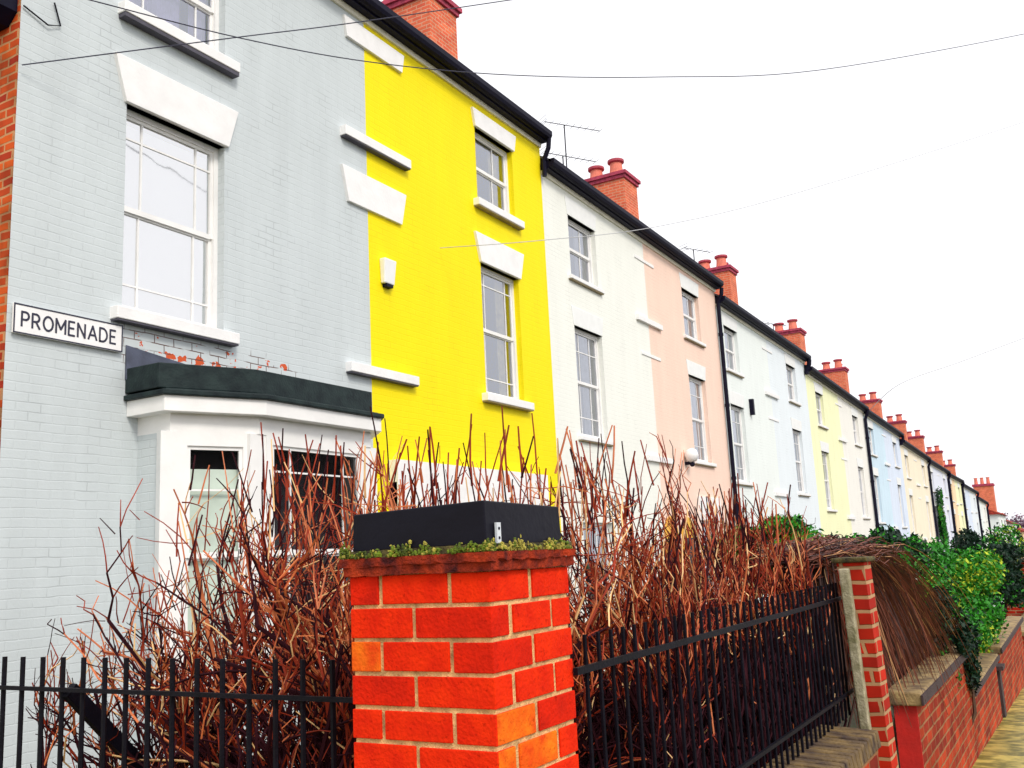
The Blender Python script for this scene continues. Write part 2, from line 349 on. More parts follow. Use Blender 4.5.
def gable_house(x0, x1, ez, slope, wallmat, label, wins, blanks=(), gutters=True, lod=0, left_end=None, base_lift=0, roofm='slate', ground=None, extra=None, group='terraced houses stepping down the street', sillm='stone', frm='white', chim=None):
    """wins: (xc, width, z0, z1, style, cloth, lintel kind)"""
    zb = gz(x1) - .4
    root = thing('terraced_house', label, 'house', ((x0 + x1) / 2, F, gz((x0 + x1) / 2)), group)
    top = lambda x: ez + slope * (x - x0)
    holes = [(xc - w_ / 2, xc + w_ / 2, a, b) for (xc, w_, a, b, *_r) in wins] + list(blanks and [] or [])
    if ground: holes += [g[:4] for g in ground]
    mb = MB(); windows_grid(mb, x0, x1, zb, top, holes)
    B = F + 8
    mb.quad((x0, B, zb), (x0, B, top(x0)), (x1, B, top(x1)), (x1, B, zb))
    RY, RZ = F + 4, 2.35
    for x in (x0 + .0, x1):
        if x == x0 and left_end: continue
        mb.face([mb.vert(p) for p in ((x, F, zb), (x, B, zb), (x, B, top(x)), (x, RY, top(x) + RZ), (x, F, top(x)))])
    mb.build('wall', wallmat, root)
    if left_end:
        e = MB(); e.hexa([(x0 - .012, F + .0, zb), (x0 + .1, F + .03, zb), (x0 + .1, B, zb), (x0 - .012, B, zb)],
                         [(x0 - .012, F + .0, top(x0)), (x0 + .1, F + .03, top(x0)), (x0 + .1, B, top(x0)), (x0 - .012, B, top(x0))])
        e.hexa([(x0 - .012, F, top(x0)), (x0 + .1, F + .03, top(x0)), (x0 + .1, B, top(x0)), (x0 - .012, B, top(x0))],
               [(x0 - .012, RY - .01, top(x0) + RZ), (x0 + .1, RY - .01, top(x0) + RZ), (x0 + .1, RY + .01, top(x0) + RZ), (x0 - .012, RY + .01, top(x0) + RZ)])
        e.build('gable_wall', left_end, root)
    r = MB(); ov = .28
    for (ya, za, yb, zb2) in ((F - ov + .06, .20 - ov * .3, RY, RZ + .2), (RY, RZ + .2, B + .2, .1)):
        r.hexa([(x0, ya, top(x0) + za), (x1, ya, top(x1) + za), (x1, yb, top(x1) + zb2), (x0, yb, top(x0) + zb2)],
               [(x0, ya, top(x0) + za + .05), (x1, ya, top(x1) + za + .05), (x1, yb, top(x1) + zb2 + .05), (x0, yb, top(x0) + zb2 + .05)])
    r.build('roof', M[roofm], root)
    # eaves: painted strip, soffit board, round gutter
    s = MB(); s.hexa([(x0 + .002, F - .035, top(x0) - .07), (x1 - .002, F - .035, top(x1) - .07), (x1 - .002, F + .0, top(x1) - .07), (x0 + .002, F + .0, top(x0) - .07)],
                     [(x0 + .002, F - .05, top(x0) - .0), (x1 - .002, F - .05, top(x1) - .0), (x1 - .002, F + .0, top(x1) - .0), (x0 + .002, F + .0, top(x0) - .0)])
    s.build('eaves_strip', M['cream'], root)
    g = MB()
    g.hexa([(x0, F - .16, top(x0) + .0), (x1, F - .16, top(x1) + .0), (x1, F + .02, top(x1)), (x0, F + .02, top(x0))],
           [(x0, F - .16, top(x0) + .17), (x1, F - .16, top(x1) + .17), (x1, F + .02, top(x1) + .19), (x0, F + .02, top(x0) + .19)])
    prof = [(-.165, .18), (-.28, .18), (-.278, .10), (-.25, .05), (-.21, .03), (-.165, .03)]
    a = [g.vert((x0, F + y, top(x0) + z)) for y, z in prof]; b = [g.vert((x1, F + y, top(x1) + z)) for y, z in prof]
    g.face(a); g.face(b[::-1])
    for i in range(len(prof)): j = (i + 1) % len(prof); g.face([a[j], a[i], b[i], b[j]])
    g.build('gutter', M['black'], root, smooth=False)
    T = Matrix.Translation((0, F + .1, 0))
    for (xc, w_, a, b, style, cloth, lk) in wins:
        wn = sash_window(root, T, xc - w_ / 2, xc + w_ / 2, a, b, style, cloth, 'glass_bright' if cloth == 'blind' else 'glass', framemat=frm)
        sl = MB(); tk, pj = (.12, .11) if lk in ('flare', 'top') else (.075, .075)
        sl.box(xc - w_ / 2 - .13, xc + w_ / 2 + .13, F - pj, F + .10, a - tk, a + .0); sl.build('sill', M[sillm], wn, bevel=.008)
        if lk in ('flare', 'top'):
            sl = MB(); dk = (.045 if a > 6 else .018) if x0 < 5 else .018; sl.box(xc - w_ / 2 - .12, xc + w_ / 2 + .12, F - .10, F, a - tk - dk, a - tk - .002); sl.build('sill_shade_strip', M['slate' if x0 < 5 else 'sillshade'], wn)  # dark strip below the sill: its underside shadow put into colour
        else:
            sl = MB(); sl.box(xc - w_ / 2 - .12, xc + w_ / 2 + .12, F - .06, F, a - tk - .02, a - tk - .002); sl.build('sill_shade_strip', M['sillshade'], wn)  # brown strip that paints the shadow under the sill
        li = MB()
        if lk == 'flare': flared(li, xc - w_ / 2 - .03, xc + w_ / 2 + .03, b, b + .47, .14, F - .045, F + .1)
        elif lk == 'top': flared(li, xc - w_ / 2 - .03, xc + w_ / 2 + .03, b, b + .30, .07, F - .045, F + .1)
        elif lk == 'flush': flared(li, xc - w_ / 2 - .02, xc + w_ / 2 + .02, b, b + .36, .08, F - .012, F + .1)
        if li.v: li.build('lintel', M['stone'] if lk != 'flush' else M['paleline'], wn, bevel=.006)
    for q in blanks:
        lin, bars = q
        for (a, b, c, d, fl, kind) in lin + bars:
            mbb = MB(); flared(mbb, a, b, c, d, fl, F - (.045 if kind == 'lintel' else (.02 if kind == 'head' else (.10 if x0 < 10 else .07))), F + .02)
            bo = mbb.build('blank_' + kind, M['stone'], root, bevel=.006)
            if kind == 'sill' and x0 < 10:
                mbb = MB(); mbb.box(a + .01, b - .01, F - .09, F, c - .018, c - .002); mbb.build('sill_shade_strip', M['slate'], bo)  # slate-coloured strip painting the shadow under the blank sill
    if ground:
        for (a, b, c, d, kind, mt) in ground:
            if kind == 'door':
                dr = MB(); dr.box(a, b, F + .1, F + .15, c, d)
                for (ua, ub, za, zb3) in ((.12, .45, .1, .45), (.55, .88, .1, .45), (.12, .45, .52, .9), (.55, .88, .52, .9)):
                    W = b - a; H = d - c; dr.box(a + W * ua, a + W * ub, F + .085, F + .1, c + H * za, c + H * zb3)
                dd = dr.build('door', M[mt], root); h = MB(); h.lathe((b - .12, F + .07, c + 1.0), [(.01, -.02), (.028, 0), (.01, .02)]); h.build('handle', M['potrim'], dd)
            else:
                sash_window(root, T, a, b, c, d, 'two', ('greycurtain', [(0, .3), (.7, 1)]))
    if chim:
        chimney(root, *chim)
    return root

def chimney(parent, x0, x1, y0, y1, zb, zt, pots):
    c = MB(); c.box(x0, x1, y0, y1, zb, zt - .22)
    c.box(x0 - .0, x1 + .0, y0 - .0, y1 + .0, zt - .22, zt - .2)
    ch = c.build('chimney', M['chim'], parent)
    k = MB(); k.box(x0 - .05, x1 + .05, y0 - .05, y1 + .05, zt - .2, zt - .1); k.box(x0 - .10, x1 + .10, y0 - .10, y1 + .10, zt - .098, zt); k.build('chimney_cap', M['chimcap'], ch)
    for (px, py, h, r) in pots:
        p = MB(); p.m = 0
        p.lathe((px, py, zt), [(r * 1.15, 0), (r * 1.05, .06), (r * .92, h * .55), (r * .9, h - .1)], 16); p.m = 1
        p.lathe((px, py, zt), [(r * .98, h - .1), (r * 1.22, h - .07), (r * 1.22, h), (r * .8, h)], 16)
        p.build('chimney_pot', [M['pot'], M['potrim']], ch, smooth=False)

M['paleline'] = plain('lintel_paint', (.84, .85, .84), .6, .04)
walls = {
 'grey': painted('grey_paint', (.585, .635, .655), .05, .32, chips=(5.8 - 7.2, 8.3 - 7.2, 3.65, 4.03), lines=.1),
 'yellow': painted('yellow_paint', (.97, .79, .0), .035, .3),
 'white': painted('white_wall_paint', (.87, .88, .82), .03, .25),
 'pink': painted('pink_paint', (.93, .68, .56), .04, .25),
 'mint': painted('mint_paint', (.83, .88, .86), .03, .25),
 'paleblue': painted('pale_blue_paint', (.80, .86, .90), .03, .25),
 'lemon': painted('lemon_paint', (.91, .92, .58), .05, .25),
 'bone': painted('bone_paint', (.88, .86, .80), .03, .25),
 'blue': painted('blue_paint', (.62, .78, .90), .06, .25),
 'ice': painted('ice_paint', (.70, .78, .92), .05, .25),
 'cream': painted('cream_wall_paint', (.92, .82, .64), .05, .25),
 'peach': painted('peach_paint', (.93, .70, .45), .05, .25),
 'lilac': painted('lilac_paint', (.76, .78, .90), .05, .25),
}
# chips are in the grey house's own coordinates: its root stands at x=7.2, z=gz(7.2)
G0 = gz(7.215)
walls['grey'] = painted('grey_paint', (.585, .635, .655), .05, .32, chips=(5.85 - 7.215, 8.3 - 7.215, 3.62 - G0, 3.98 - G0), lines=.1)

B = [4.75, 14.75, 24.45, 34.05, 44.45, 54.2, 64.4, 74.6, 83.7, 95.8, 105.6, 116.0]
E_ = [9.04, 8.54, 8.06, 7.58, 7.2, 6.65, 6.28, 5.95, 5.6, 4.95, 4.72]
SL = [0, -.010, -.012, -.028, -.024, -.028, -.02, -.012, -.018, -.025, -.02]
MID = [9.68, 19.25]
def chim_at(xb, ez, n):
    x0, x1 = xb + .15, xb + 1.0 + .1 * (n % 2)
    zt = ez + 3.95
    return (x0, x1, 10.0, 11.35, ez + .6, zt, [(x0 + .32, 10.35, .5, .2), (x0 + .34, 11.0, .44, .2)] + ([(x1 - .2, 10.3, .3, .10)] if n % 2 == 0 else []))

dark2 = ('greycurtain', [(.6, 1)])
# pair 0 ----------------------------------------------------------------
grey = gable_house(4.75, 9.68, 9.04, 0, walls['grey'], 'pale grey end house with white bay window and street name sign', [
    (6.53, 1.28, 4.13, 6.24, 'margin', 'blind', 'flare'), (6.53, 1.28, 7.27, 8.48, 'margin', ('purple', [(0, .7), (.78, 1)]), 'top')],
    blanks=[([(9.25, 10.39, 6.25, 6.72, .12, 'lintel'), (9.28, 10.5, 8.58, 8.87, .06, 'lintel')], [(9.14, 10.57, 7.12, 7.25, 0, 'sill'), (9.17, 10.6, 4.0, 4.12, 0, 'sill')])],
    left_end=M['endbrick'], ground=[(6.95, 8.55, .55, 2.88, 'none', '')] and None)
yellow = gable_house(9.68, 14.75, 9.04, 0, walls['yellow'], 'bright yellow house with small white alarm box', [
    (13.1, 1.2, 4.13, 6.24, 'margin', ('curtain', [(.7, 1)]), 'flare'), (13.1, 1.2, 7.27, 8.53, 'two', ('curtain', [(.68, 1)]), 'top')],
    ground=[(12.2, 13.6, .5, 2.6, 'win', ''), (10.4, 11.4, gz(10) + .2, 2.4, 'door', 'doorred')],
    chim=(14.9, 15.9, 10.0, 11.9, 9.6, 13.2, [(15.2, 10.5, .5, .16), (15.2, 11.2, .5, .16)]))
# later pairs -------------------------------------------------------------
def pair(i, colA, colB, labA, labB, wa=1.85, wb=2.05, up=('two', dark2), lo=('six', dark2), gA=None, gB=None, frA='white', frB='white', wallA=None):
    x0, x1 = B[i], B[i + 1]; ez, s = E_[i], SL[i]; xm = (x0 + x1) / 2 - .1 * (i == 1)
    su = ez - (1.86 if i == 1 else 1.79); sl_ = su - 3.03
    def ws(xc, st): sh = s * (xc - x0); return [(xc, 1.2, sl_ + .12 + sh, sl_ + 2.2 + sh, lo[0], lo[1], 'flush'), (xc, 1.2, su + .12 + sh, su + 1.33 + sh, up[0], up[1], 'flush')]
    sh = s * (xm - x0)
    bl = [([], [(xm - .7, xm + .7, su - .1 + sh, su + .02 + sh, 0, 'sill'), (xm - .7, xm + .7, sl_ - .1 + sh, sl_ + .02 + sh, 0, 'sill'), (xm - .55, xm + .55, sl_ + 2.2 + sh, sl_ + 2.27 + sh, 0, 'head'), (xm - .55, xm + .55, su + 1.33 + sh, su + 1.4 + sh, 0, 'head')])]
    a = gable_house(x0, xm, ez, s, walls[colA], labA, ws(x0 + wa, 0), blanks=bl, frm=frA, ground=gA)
    b = gable_house(xm, x1, ez + s * (xm - x0), s, walls[colB], labB, ws(x1 - wb, 0), frm=frB, ground=gB, chim=chim_at(x1, E_[i], i))
    return a, b
white, pink = pair(1, 'white', 'pink', 'white house joined to the bright yellow one', 'pink house with white lamp and black downpipe at its edge', 1.6, 2.0,
    gA=[(15.6, 16.9, .0, 2.2, 'win', '')], gB=[(21.9, 23.1, .1, 2.3, 'win', '')])
mint, pblue = pair(2, 'mint', 'paleblue', 'pale mint house just right of the pink one', 'very pale blue house joined to the mint one', 1.15, 2.0)
pair(3, 'lemon', 'bone', 'pale lemon yellow house, smaller and farther than the bright yellow', 'off white house between the lemon and sky blue houses', 1.9, 2.0)
pair(4, 'blue', 'ice', 'sky blue house, the strongest blue in the terrace', 'ice blue house between the sky blue and cream houses', 1.5, 1.8)
pair(5, 'cream', 'cream', 'cream house directly right of the ice blue one', 'cream house whose right edge meets the lilac white houses', 1.8, 2.0)
pair(6, 'lilac', 'lilac', 'lilac white house, nearer one of the lilac two', 'lilac white house next to the far peach house', 1.8, 2.0)
pair(7, 'peach', 'lemon', 'far peach house near the end of the terrace', 'tiny far lemon house right of the peach one', 1.8, 2.0)
pair(8, 'ice', 'paleblue', 'distant ice blue house near the end above the evergreen', 'distant pale blue house by the last tall chimney', 1.8, 2.0)
pair(9, 'mint', 'white', 'distant mint house where the roofs drop lowest', 'distant white house at the low end of the row', 1.8, 2.0)
# projecting last block and the lower houses behind it
def far_house(x0, x1, y0, y1, ez, wm, lab, hip=1.8):
    r = thing('far_house', lab, 'house', ((x0 + x1) / 2, y0, gz(140)), 'low houses beyond the terrace')
    zb = gz(140) - 1
    a = MB(); a.box(x0, x1, y0, y1, zb, ez); a.build('wall', wm, r)
    ym = (y0 + y1) / 2; o = .3
    t = MB(); t.hexa([(x0 - o, y0 - o, ez), (x1 + o, y0 - o, ez), (x1 + o, y1 + o, ez), (x0 - o, y1 + o, ez)], [(x0 + .2, ym - .05, ez + hip), (x1 - .2, ym - .05, ez + hip), (x1 - .2, ym + .05, ez + hip), (x0 + .2, ym + .05, ez + hip)]); t.build('roof', M['tile'], r)
    for k in range(2):
        xx = x0 + (x1 - x0) * (.3 + .4 * k)
        for zz in (ez - 1.7, ez - 4.5):
            q = MB(); q.box(xx - .5, xx + .5, y0 - .03, y0 + .05, zz, zz + 1.2); wq = q.build('window', M['white'], r)
            q = MB(); q.box(xx - .42, xx + .42, y0 - .045, y0 - .032, zz + .08, zz + 1.12); q.build('pane', M['dark'], wq)
    c = MB(); c.box(x1 - 1.2, x1 - .4, ym - .6, ym + .6, ez + hip - 1, ez + hip + 1.2); c.build('chimney', M['chim'], r)
    return r
far_house(116.2, 128, 7.3, 14, 3.9, walls['mint'], 'low mint house with red tiled roof past the tallest end chimney')
far_house(129, 143, 7.0, 14, 3.0, walls['bone'], 'low off white house with red tiled roof, second past end chimney')
far_house(144, 165, 6.4, 14, 2.0, walls['peach'], 'farthest low peach house at the right edge of the photo')
big = thing('chimney_stack', 'wide orange brick chimney stack at the far end of the terrace', 'chimney', (117, 9, 3))
c = MB(); c.box(116.6, 118.4, 7.5, 9.4, 3.5, 7.0); c.build('stack', M['chim'], big)
c = MB(); c.box(116.5, 118.5, 7.4, 9.5, 7.0, 7.25); c.build('cap', M['chimcap'], big)
for yy in (7.9, 8.5, 9.1):
    c = MB(); c.lathe((117, yy, 7.25), [(.2, 0), (.16, .6), (.2, .62), (.2, .7)], 10); c.build('chimney_pot', M['pot'], big)

# ---- grey house: bay window
bay = grey
P = [(6.10, F), (6.10, 7.15), (6.88, 6.80), (8.62, 6.80), (8.96, 7.22), (8.96, F)]
def offs(d, dx=None):
    cx, cy = 7.75, F
    out = [(P[0][0] - d, F), (P[1][0] - d, P[1][1] - d * .55), (P[2][0] - d * .25, P[2][1] - d), (P[3][0] + d * .25, P[3][1] - d), (P[4][0] + d, P[4][1] - d * .55), (P[5][0] + d, F)]
    return out
zb = gz(8) - .3
bw = MB(); bw.prism(P, zb, .50); bw.build('bay_base', walls['grey'], bay)
c = MB(); c.prism(offs(.06), .50, .60); c.build('bay_ledge', M['white'], bay, bevel=.008)
# side returns (painted), piers, head
c = MB(); c.box(8.90, 8.96, 7.22, F, .6, 2.93); c.build('bay_return', walls['grey'], bay)
c = MB(); c.box(6.10, 6.16, 7.15, F, .6, 2.93); c.build('bay_return', walls['grey'], bay)
c = MB(); c.prism(P, 2.93, 3.10); c.build('bay_head', M['white'], bay)
c = MB(); c.prism(offs(.13), 3.10, 3.25); c.build('bay_fascia', M['white'], bay, bevel=.006)
c = MB(); c.prism(offs(.17), 3.25, 3.30); c.prism(offs(.10), 3.30, 3.32); lp = c.build('bay_roof', M['lead'], bay, bevel=.015)
c = MB(); q = offs(.05); q[0] = (5.945, F); q[1] = (5.95, 7.14); q[2] = (6.80, 6.75); q[3] = (8.60, q[3][1]); q[4] = (8.84, q[4][1] + .1); q[5] = (8.84, F); c.prism(q, 3.32, 3.56); c.build('bay_parapet', M['lead'], bay, bevel=.01)
c = MB(); c.hexa([(5.94, F - .03, 3.45), (7.6, F - .02, 3.5), (7.6, F, 3.5), (5.94, F, 3.45)], [(5.94, F - .015, 3.79), (7.6, F - .012, 3.61), (7.6, F, 3.61), (5.94, F, 3.79)])
c.build('lead_flashing', M['flash'], bay, bevel=.006)
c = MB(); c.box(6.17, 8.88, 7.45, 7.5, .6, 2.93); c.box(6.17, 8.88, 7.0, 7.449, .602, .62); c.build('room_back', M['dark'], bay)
# mullion posts
for (x, y, w_, ang) in ((6.12, 7.15, .16, -24), (6.88, 6.82, .22, 0), (8.62, 6.82, .22, 0), (8.93, 7.2, .16, 50)):
    c = MB(Matrix.Translation((x, y + .06, 0)) @ Matrix.Rotation(R(ang), 4, 'Z')); c.box(-w_ / 2, w_ / 2, -.07, .06, .6, 2.93); c.build('bay_post', M['white'], bay)
def seg(p, q, inset0, inset1):
    d = Vector((q[0] - p[0], q[1] - p[1], 0)); L = d.length; a = math.atan2(d.y, d.x)
    return Matrix.Translation((p[0], p[1], 0)) @ Matrix.Rotation(a, 4, 'Z'), L
T, L = seg(P[1], P[2], 0, 0)
sash_window(bay, T, .03, L - .03, .6, 2.93, 'cross', 'blind', 'glass_dim', thick=.13)
T, L = seg(P[2], P[3], 0, 0)
sash_window(bay, T, .1, L - .1, .6, 2.93, 'margin', None, 'glass_dim', thick=.09)
T, L = seg(P[3], P[4], 0, 0)
sash_window(bay, T, .1, L - .1, .6, 2.93, 'cross', None, 'glass_dim', thick=.09)

# ---- yellow house white ground storey surround
c = MB(); c.box(10.0, 14.1, F - .14, F - .001, 2.35, 2.95); c.box(10.0, 10.35, F - .12, F - .001, gz(12), 2.66); c.box(13.75, 14.1, F - .12, F - .001, gz(12), 2.66); c.box(11.45, 12.15, F - .1, F - .001, gz(12), 2.66)
c.build('ground_floor_surround', M['stone'], yellow)
# pink house arches
for xc in (19.9, 20.9):
    c = MB(); pts = [(xc - .38, gz(20)), (xc + .38, gz(20))] + [(xc + .38 * math.cos(t), 1.95 + .42 * math.sin(t)) for t in [math.pi * k / 10 for k in range(11)]]
    a = [c.vert((x, F - .03, z)) for x, z in pts]; b = [c.vert((x, F - .001, z)) for x, z in pts]; c.face(a)
    for k in range(len(pts)): c.face([a[k], b[k], b[(k + 1) % len(pts)], a[(k + 1) % len(pts)]])
    dd = c.build('arched_doorway', M['ochre'], pink)
    c = MB(); c.box(xc - .28, xc + .28, F - .045, F - .031, gz(20), 1.9); c.build('door', M['dark'], dd)
c = MB(); c.box(21.75, 23.3, F - .05, F - .001, 2.3, 2.85); c.build('lintel', M['stone'], pink)
# lamp on the pink wall, black box on the mint wall
lm = thing('wall_lamp', 'white round lamp on the pink wall left of the lower window', 'lamp', (21.15, F, 3.75))
c = MB(); c.lathe((21.15, F - .16, 3.72), [(.03, -.12), (.12, -.08), (.16, .04), (.12, .16), (.03, .2)], 12); c.build('lamp_globe', M['plastic'], lm, smooth=True)
c = MB(); c.box(21.1, 21.2, F - .1, F, 3.55, 3.62); c.lathe((21.15, F - .16, 3.5), [(.03, 0), (.06, .03), (.06, .09), (.03, .1)], 8); c.build('lamp_bracket', M['black'], lm)
# grey waste pipe down between mint and pink
def downpipe(x, zt, zbt, parent, hopper=True, r=.06):
    c = MB(); c.tube([(x, F - .22, zt + .05), (x, F - .2, zt - .12), (x, F - .09, zt - .35), (x, F - .09, zbt)], r, 8)
    z = zt - 1.2
    while z > zbt: c.tube([(x, F - .09, z - .04), (x, F - .09, z + .04)], r + .015, 8); z -= 1.9
    return c.build('downpipe', M['black'], parent)
downpipe(14.72, 9.04, 8.4, yellow, r=.045)
downpipe(24.42, 8.4, gz(24), pink, r=.055)
houses = [o for o in col.objects if o.name.startswith('terraced_house')]
def house_at(x):
    return min(houses, key=lambda o: abs(o.location.x - x))
for i in (4, 6, 7, 8, 9, 10): 
    x = B[i] if i < len(B) else 0
    downpipe(x - .1, E_[i - 1] + SL[i - 1] * 9.8, gz(x), house_at(x - 2.4), r=.07 if i < 7 else .09)
for i in (3, 5): downpipe(B[i] - .1, E_[i - 1] + SL[i - 1] * 9.8, E_[i] - .1, house_at(B[i] - 2.4), r=.08)

# ---- sign on the grey wall
sg = thing('street_sign', 'white street name sign reading PROMENADE on the grey wall', 'sign', (5.33, F - .03, 3.83))
T = Matrix.Translation((5.33, F - .03, 3.83))
c = MB(T); c.box(-.545, .545, -.012, .012, -.13, .13); c.build('plate', M['stone'], sg, bevel=.004)
c = MB(T); 
for q in ((-.545, .545, .118, .13), (-.545, .545, -.13, -.118)): c.box(q[0], q[1], -.016, -.0125, q[2], q[3])
for q in ((-.545, -.533), (.533, .545)): c.box(q[0], q[1], -.016, -.0125, -.118, .118)
M['letter'] = plain('sign_black', (.015, .015, .04), .4, .1)
c.build('border', M['letter'], sg)
def letters(word, x0, x1, z0, h, y):
    mb = MB(); sw = h * .155
    W_ = {'P': .62, 'R': .66, 'O': .86, 'M': .86, 'E': .56, 'N': .74, 'A': .80, 'D': .74}
    def arc(cx, cz, rx, rz, a0, a1, n=9): return [(cx + rx * math.cos(R(a0 + (a1 - a0) * k / n)), cz + rz * math.sin(R(a0 + (a1 - a0) * k / n))) for k in range(n + 1)]
    G = {'P': [[(0, 0), (0, 1)], [(0, 1), (.3, 1)] + arc(.3, .73, .27, .27, 90, -90) + [(0, .46)]],
         'R': [[(0, 0), (0, 1)], [(0, 1), (.3, 1)] + arc(.3, .73, .27, .27, 90, -90) + [(0, .46)], [(.3, .46), (.62, 0)]],
         'O': [arc(.43, .5, .40, .5, 0, 360, 20)], 'M': [[(0, 0), (0, 1), (.41, .28), (.82, 1), (.82, 0)]],
         'E': [[(.5, 1), (0, 1), (0, 0), (.52, 0)], [(0, .52), (.44, .52)]], 'N': [[(0, 0), (0, 1), (.66, 0), (.66, 1)]],
         'A': [[(0, 0), (.38, 1), (.76, 0)], [(.15, .32), (.61, .32)]], 'D': [[(0, 0), (0, 1), (.25, 1)] + arc(.25, .5, .44, .5, 90, -90, 12) + [(0, 0)]]}
    tot = sum(W_[c] for c in word) + .26 * (len(word) - 1); k = (x1 - x0) / (tot * h); cx = x0; lift = 0
    for ch in word:
        for st in G[ch]:
            for a, b in zip(st, st[1:]):
                A = Vector((cx + a[0] * h * k, z0 + a[1] * h)); B_ = Vector((cx + b[0] * h * k, z0 + b[1] * h)); d = (B_ - A)
                if d.length < 1e-6: continue
                d.normalize(); n = Vector((-d.y, d.x)) * sw / 2; A -= d * sw * .3; B_ += d * sw * .3; lift = (lift + 1) % 7; yy = y - lift * .0002
                mb.quad((A.x - n.x, yy, A.y - n.y), (B_.x - n.x, yy, B_.y - n.y), (B_.x + n.x, yy, B_.y + n.y), (A.x + n.x, yy, A.y + n.y))
        cx += (W_[ch] + .26) * h * k
    return mb
letters('PROMENADE', 5.33 - .47, 5.33 + .47, 3.83 - .062, .124, F - .0440).build('lettering', M['letter'], sg)
# alarm
al = thing('alarm_box', 'white burglar alarm box on the bright yellow wall', 'alarm', (10.03, F, 5.47))
c = MB(); c.hexa([(9.92, F - .07, 5.31), (10.14, F - .07, 5.31), (10.14, F, 5.31), (9.92, F, 5.31)], [(9.90, F - .1, 5.65), (10.16, F - .1, 5.65), (10.16, F, 5.65), (9.90, F, 5.65)]); c.build('cover', M['plastic'], al, bevel=.015)
c = MB(); c.box(9.96, 10.10, F - .075, F - .0, 5.265, 5.308); c.build('strobe', M['black'], al)
# black vent on mint house
c = MB(); c.box(26.75, 26.87, F - .12, F - .0, 5.3, 5.75); tag(c.build('wall_box', M['black'], origin=(26.8, F, 5.5)), 'small black box high on the pale mint wall', 'vent')
# hopper and dark canopy at the brick end wall, top left
c = MB(); c.box(4.55, 4.735, 7.63, 8.9, 6.66, 7.3); c.hexa([(4.6, 7.75, 6.55), (4.735, 7.75, 6.55), (4.735, 8.5, 6.55), (4.6, 8.5, 6.55)], [(4.55, 7.63, 6.66), (4.735, 7.63, 6.66), (4.735, 8.6, 6.66), (4.55, 8.6, 6.66)])
tag(c.build('rain_hopper', M['black'], origin=(4.7, 8.1, 6.4)), 'dark blue black hopper high on the brick end wall', 'hopper')
cb = MB(); cb.tube([(4.76, F - .02, 6.72), (5.0, F - .03, 6.64), (5.13, F - .02, 6.7), (5.06, F - .02, 6.9)], .008, 5)
tag(cb.build('wall_cable', M['iron'], origin=(4.9, F, 6.7)), 'short loose black cable at the top left corner of the grey wall', 'cable')

# ------------------------------------------------------------------ aerials
def aerial(x, y, z, h, L, lab, ang=.4, n=9):
    r = thing('tv_aerial', lab, 'aerial', (x, y, z), 'television aerials on the roofs')
    c = MB(); c.tube([(x, y, z), (x, y, z + h)], .018, 6); c.build('mast', M['iron'], r)
    d = Vector((math.cos(ang), math.sin(ang), 0)); e = Vector((-d.y, d.x, 0)); o = Vector((x, y, z + h))
    c = MB(); c.tube([o - d * L * .35, o + d * L * .65], .011, 5); b = c.build('boom', M['iron'], r)
    c = MB()
    for k in range(n):
        p = o + d * L * (-.35 + k / (n - 1)); c.tube([p - e * .16, p + e * .16], .006, 4)
    p = o - d * L * .38
    for k in (-1, 0, 1): c.tube([p + Vector((0, 0, .1 * k)) - e * .22, p + Vector((0, 0, .1 * k)) + e * .22], .006, 4)
    c.build('element', M['iron'], b)
M['alu'] = plain('aerial_metal', (.25, .25, .28), .5, .1)
aerial(21.9, 10.5, 9.6, 3.4, 1.7, 'tall thin television aerial just left of the second chimney', -.6)
aerial(21.7, 10.5, 9.5, 2.55, 1.6, 'shorter television aerial just left of the second chimney', -.55)
aerial(31.2, 10.3, 9.4, 2.5, 1.2, 'small aerial left of the third chimney', -.5, 6)
aerial(41.5, 10.4, 9.0, 2.2, 1.2, 'small aerial left of the fourth chimney', -.5, 6)

# ------------------------------------------------------------------ corner pillar of real bricks
PX0, PX1, PY0, PY1 = 2.100, 2.53, 1.290, 1.738
ZT, CH = 1.578, .0862
pil = thing('brick_pillar', 'red brick garden pillar with mossy cap and dark slab, centre foreground', 'pillar', (2.3, 1.5, gz(2.3)))
bm_list = []
M['mortar'] = plain('pale_mortar', (.68, .42, .18), .9, .45, 25, .8)
def pbrick(name, a, b):
    m = plain(name, a, .8, .2, 16, .5, c2=b, spec=.06, detail=7)
    n, l = m.node_tree.nodes, m.node_tree.links; p = n['Principled BSDF']; src = p.inputs['Base Color'].links[0].from_socket
    tc = n.new('ShaderNodeTexCoord'); no = n.new('ShaderNodeTexNoise'); no.inputs['Scale'].default_value = 55; no.inputs['Detail'].default_value = 8; no.inputs['Roughness'].default_value = .7; l.new(tc.outputs['Object'], no.inputs['Vector'])
    r = n.new('ShaderNodeValToRGB'); r.color_ramp.elements[0].position = .26; r.color_ramp.elements[0].color = (.35, .2, .2, 1); r.color_ramp.elements[1].position = .42; r.color_ramp.elements[1].color = (1, 1, 1, 1); l.new(no.outputs['Fac'], r.inputs[0])
    mu = n.new('ShaderNodeMix'); mu.data_type = 'RGBA'; mu.blend_type = 'MULTIPLY'; mu.inputs[0].default_value = 1; l.new(src, mu.inputs[6]); l.new(r.outputs[0], mu.inputs[7]); l.new(mu.outputs[2], p.inputs['Base Color'])
    return m
pm = [pbrick('pillar_brick_red', (.84, .032, .004), (.66, .018, .004)), pbrick('pillar_brick_deep', (.74, .020, .004), (.52, .014, .005)), pbrick('pillar_brick_orange', (.90, .20, .012), (.74, .06, .008))]
core = MB(); core.box(PX0 + .006, PX1 - .006, PY0 + .006, PY1 - .006, gz(2.3) - .2, ZT); core.build('mortar_core', M['mortar'], pil)
bk = MB(); g = .0065; W = PY1 - PY0; D_ = PX1 - PX0
rr = random.Random(5)
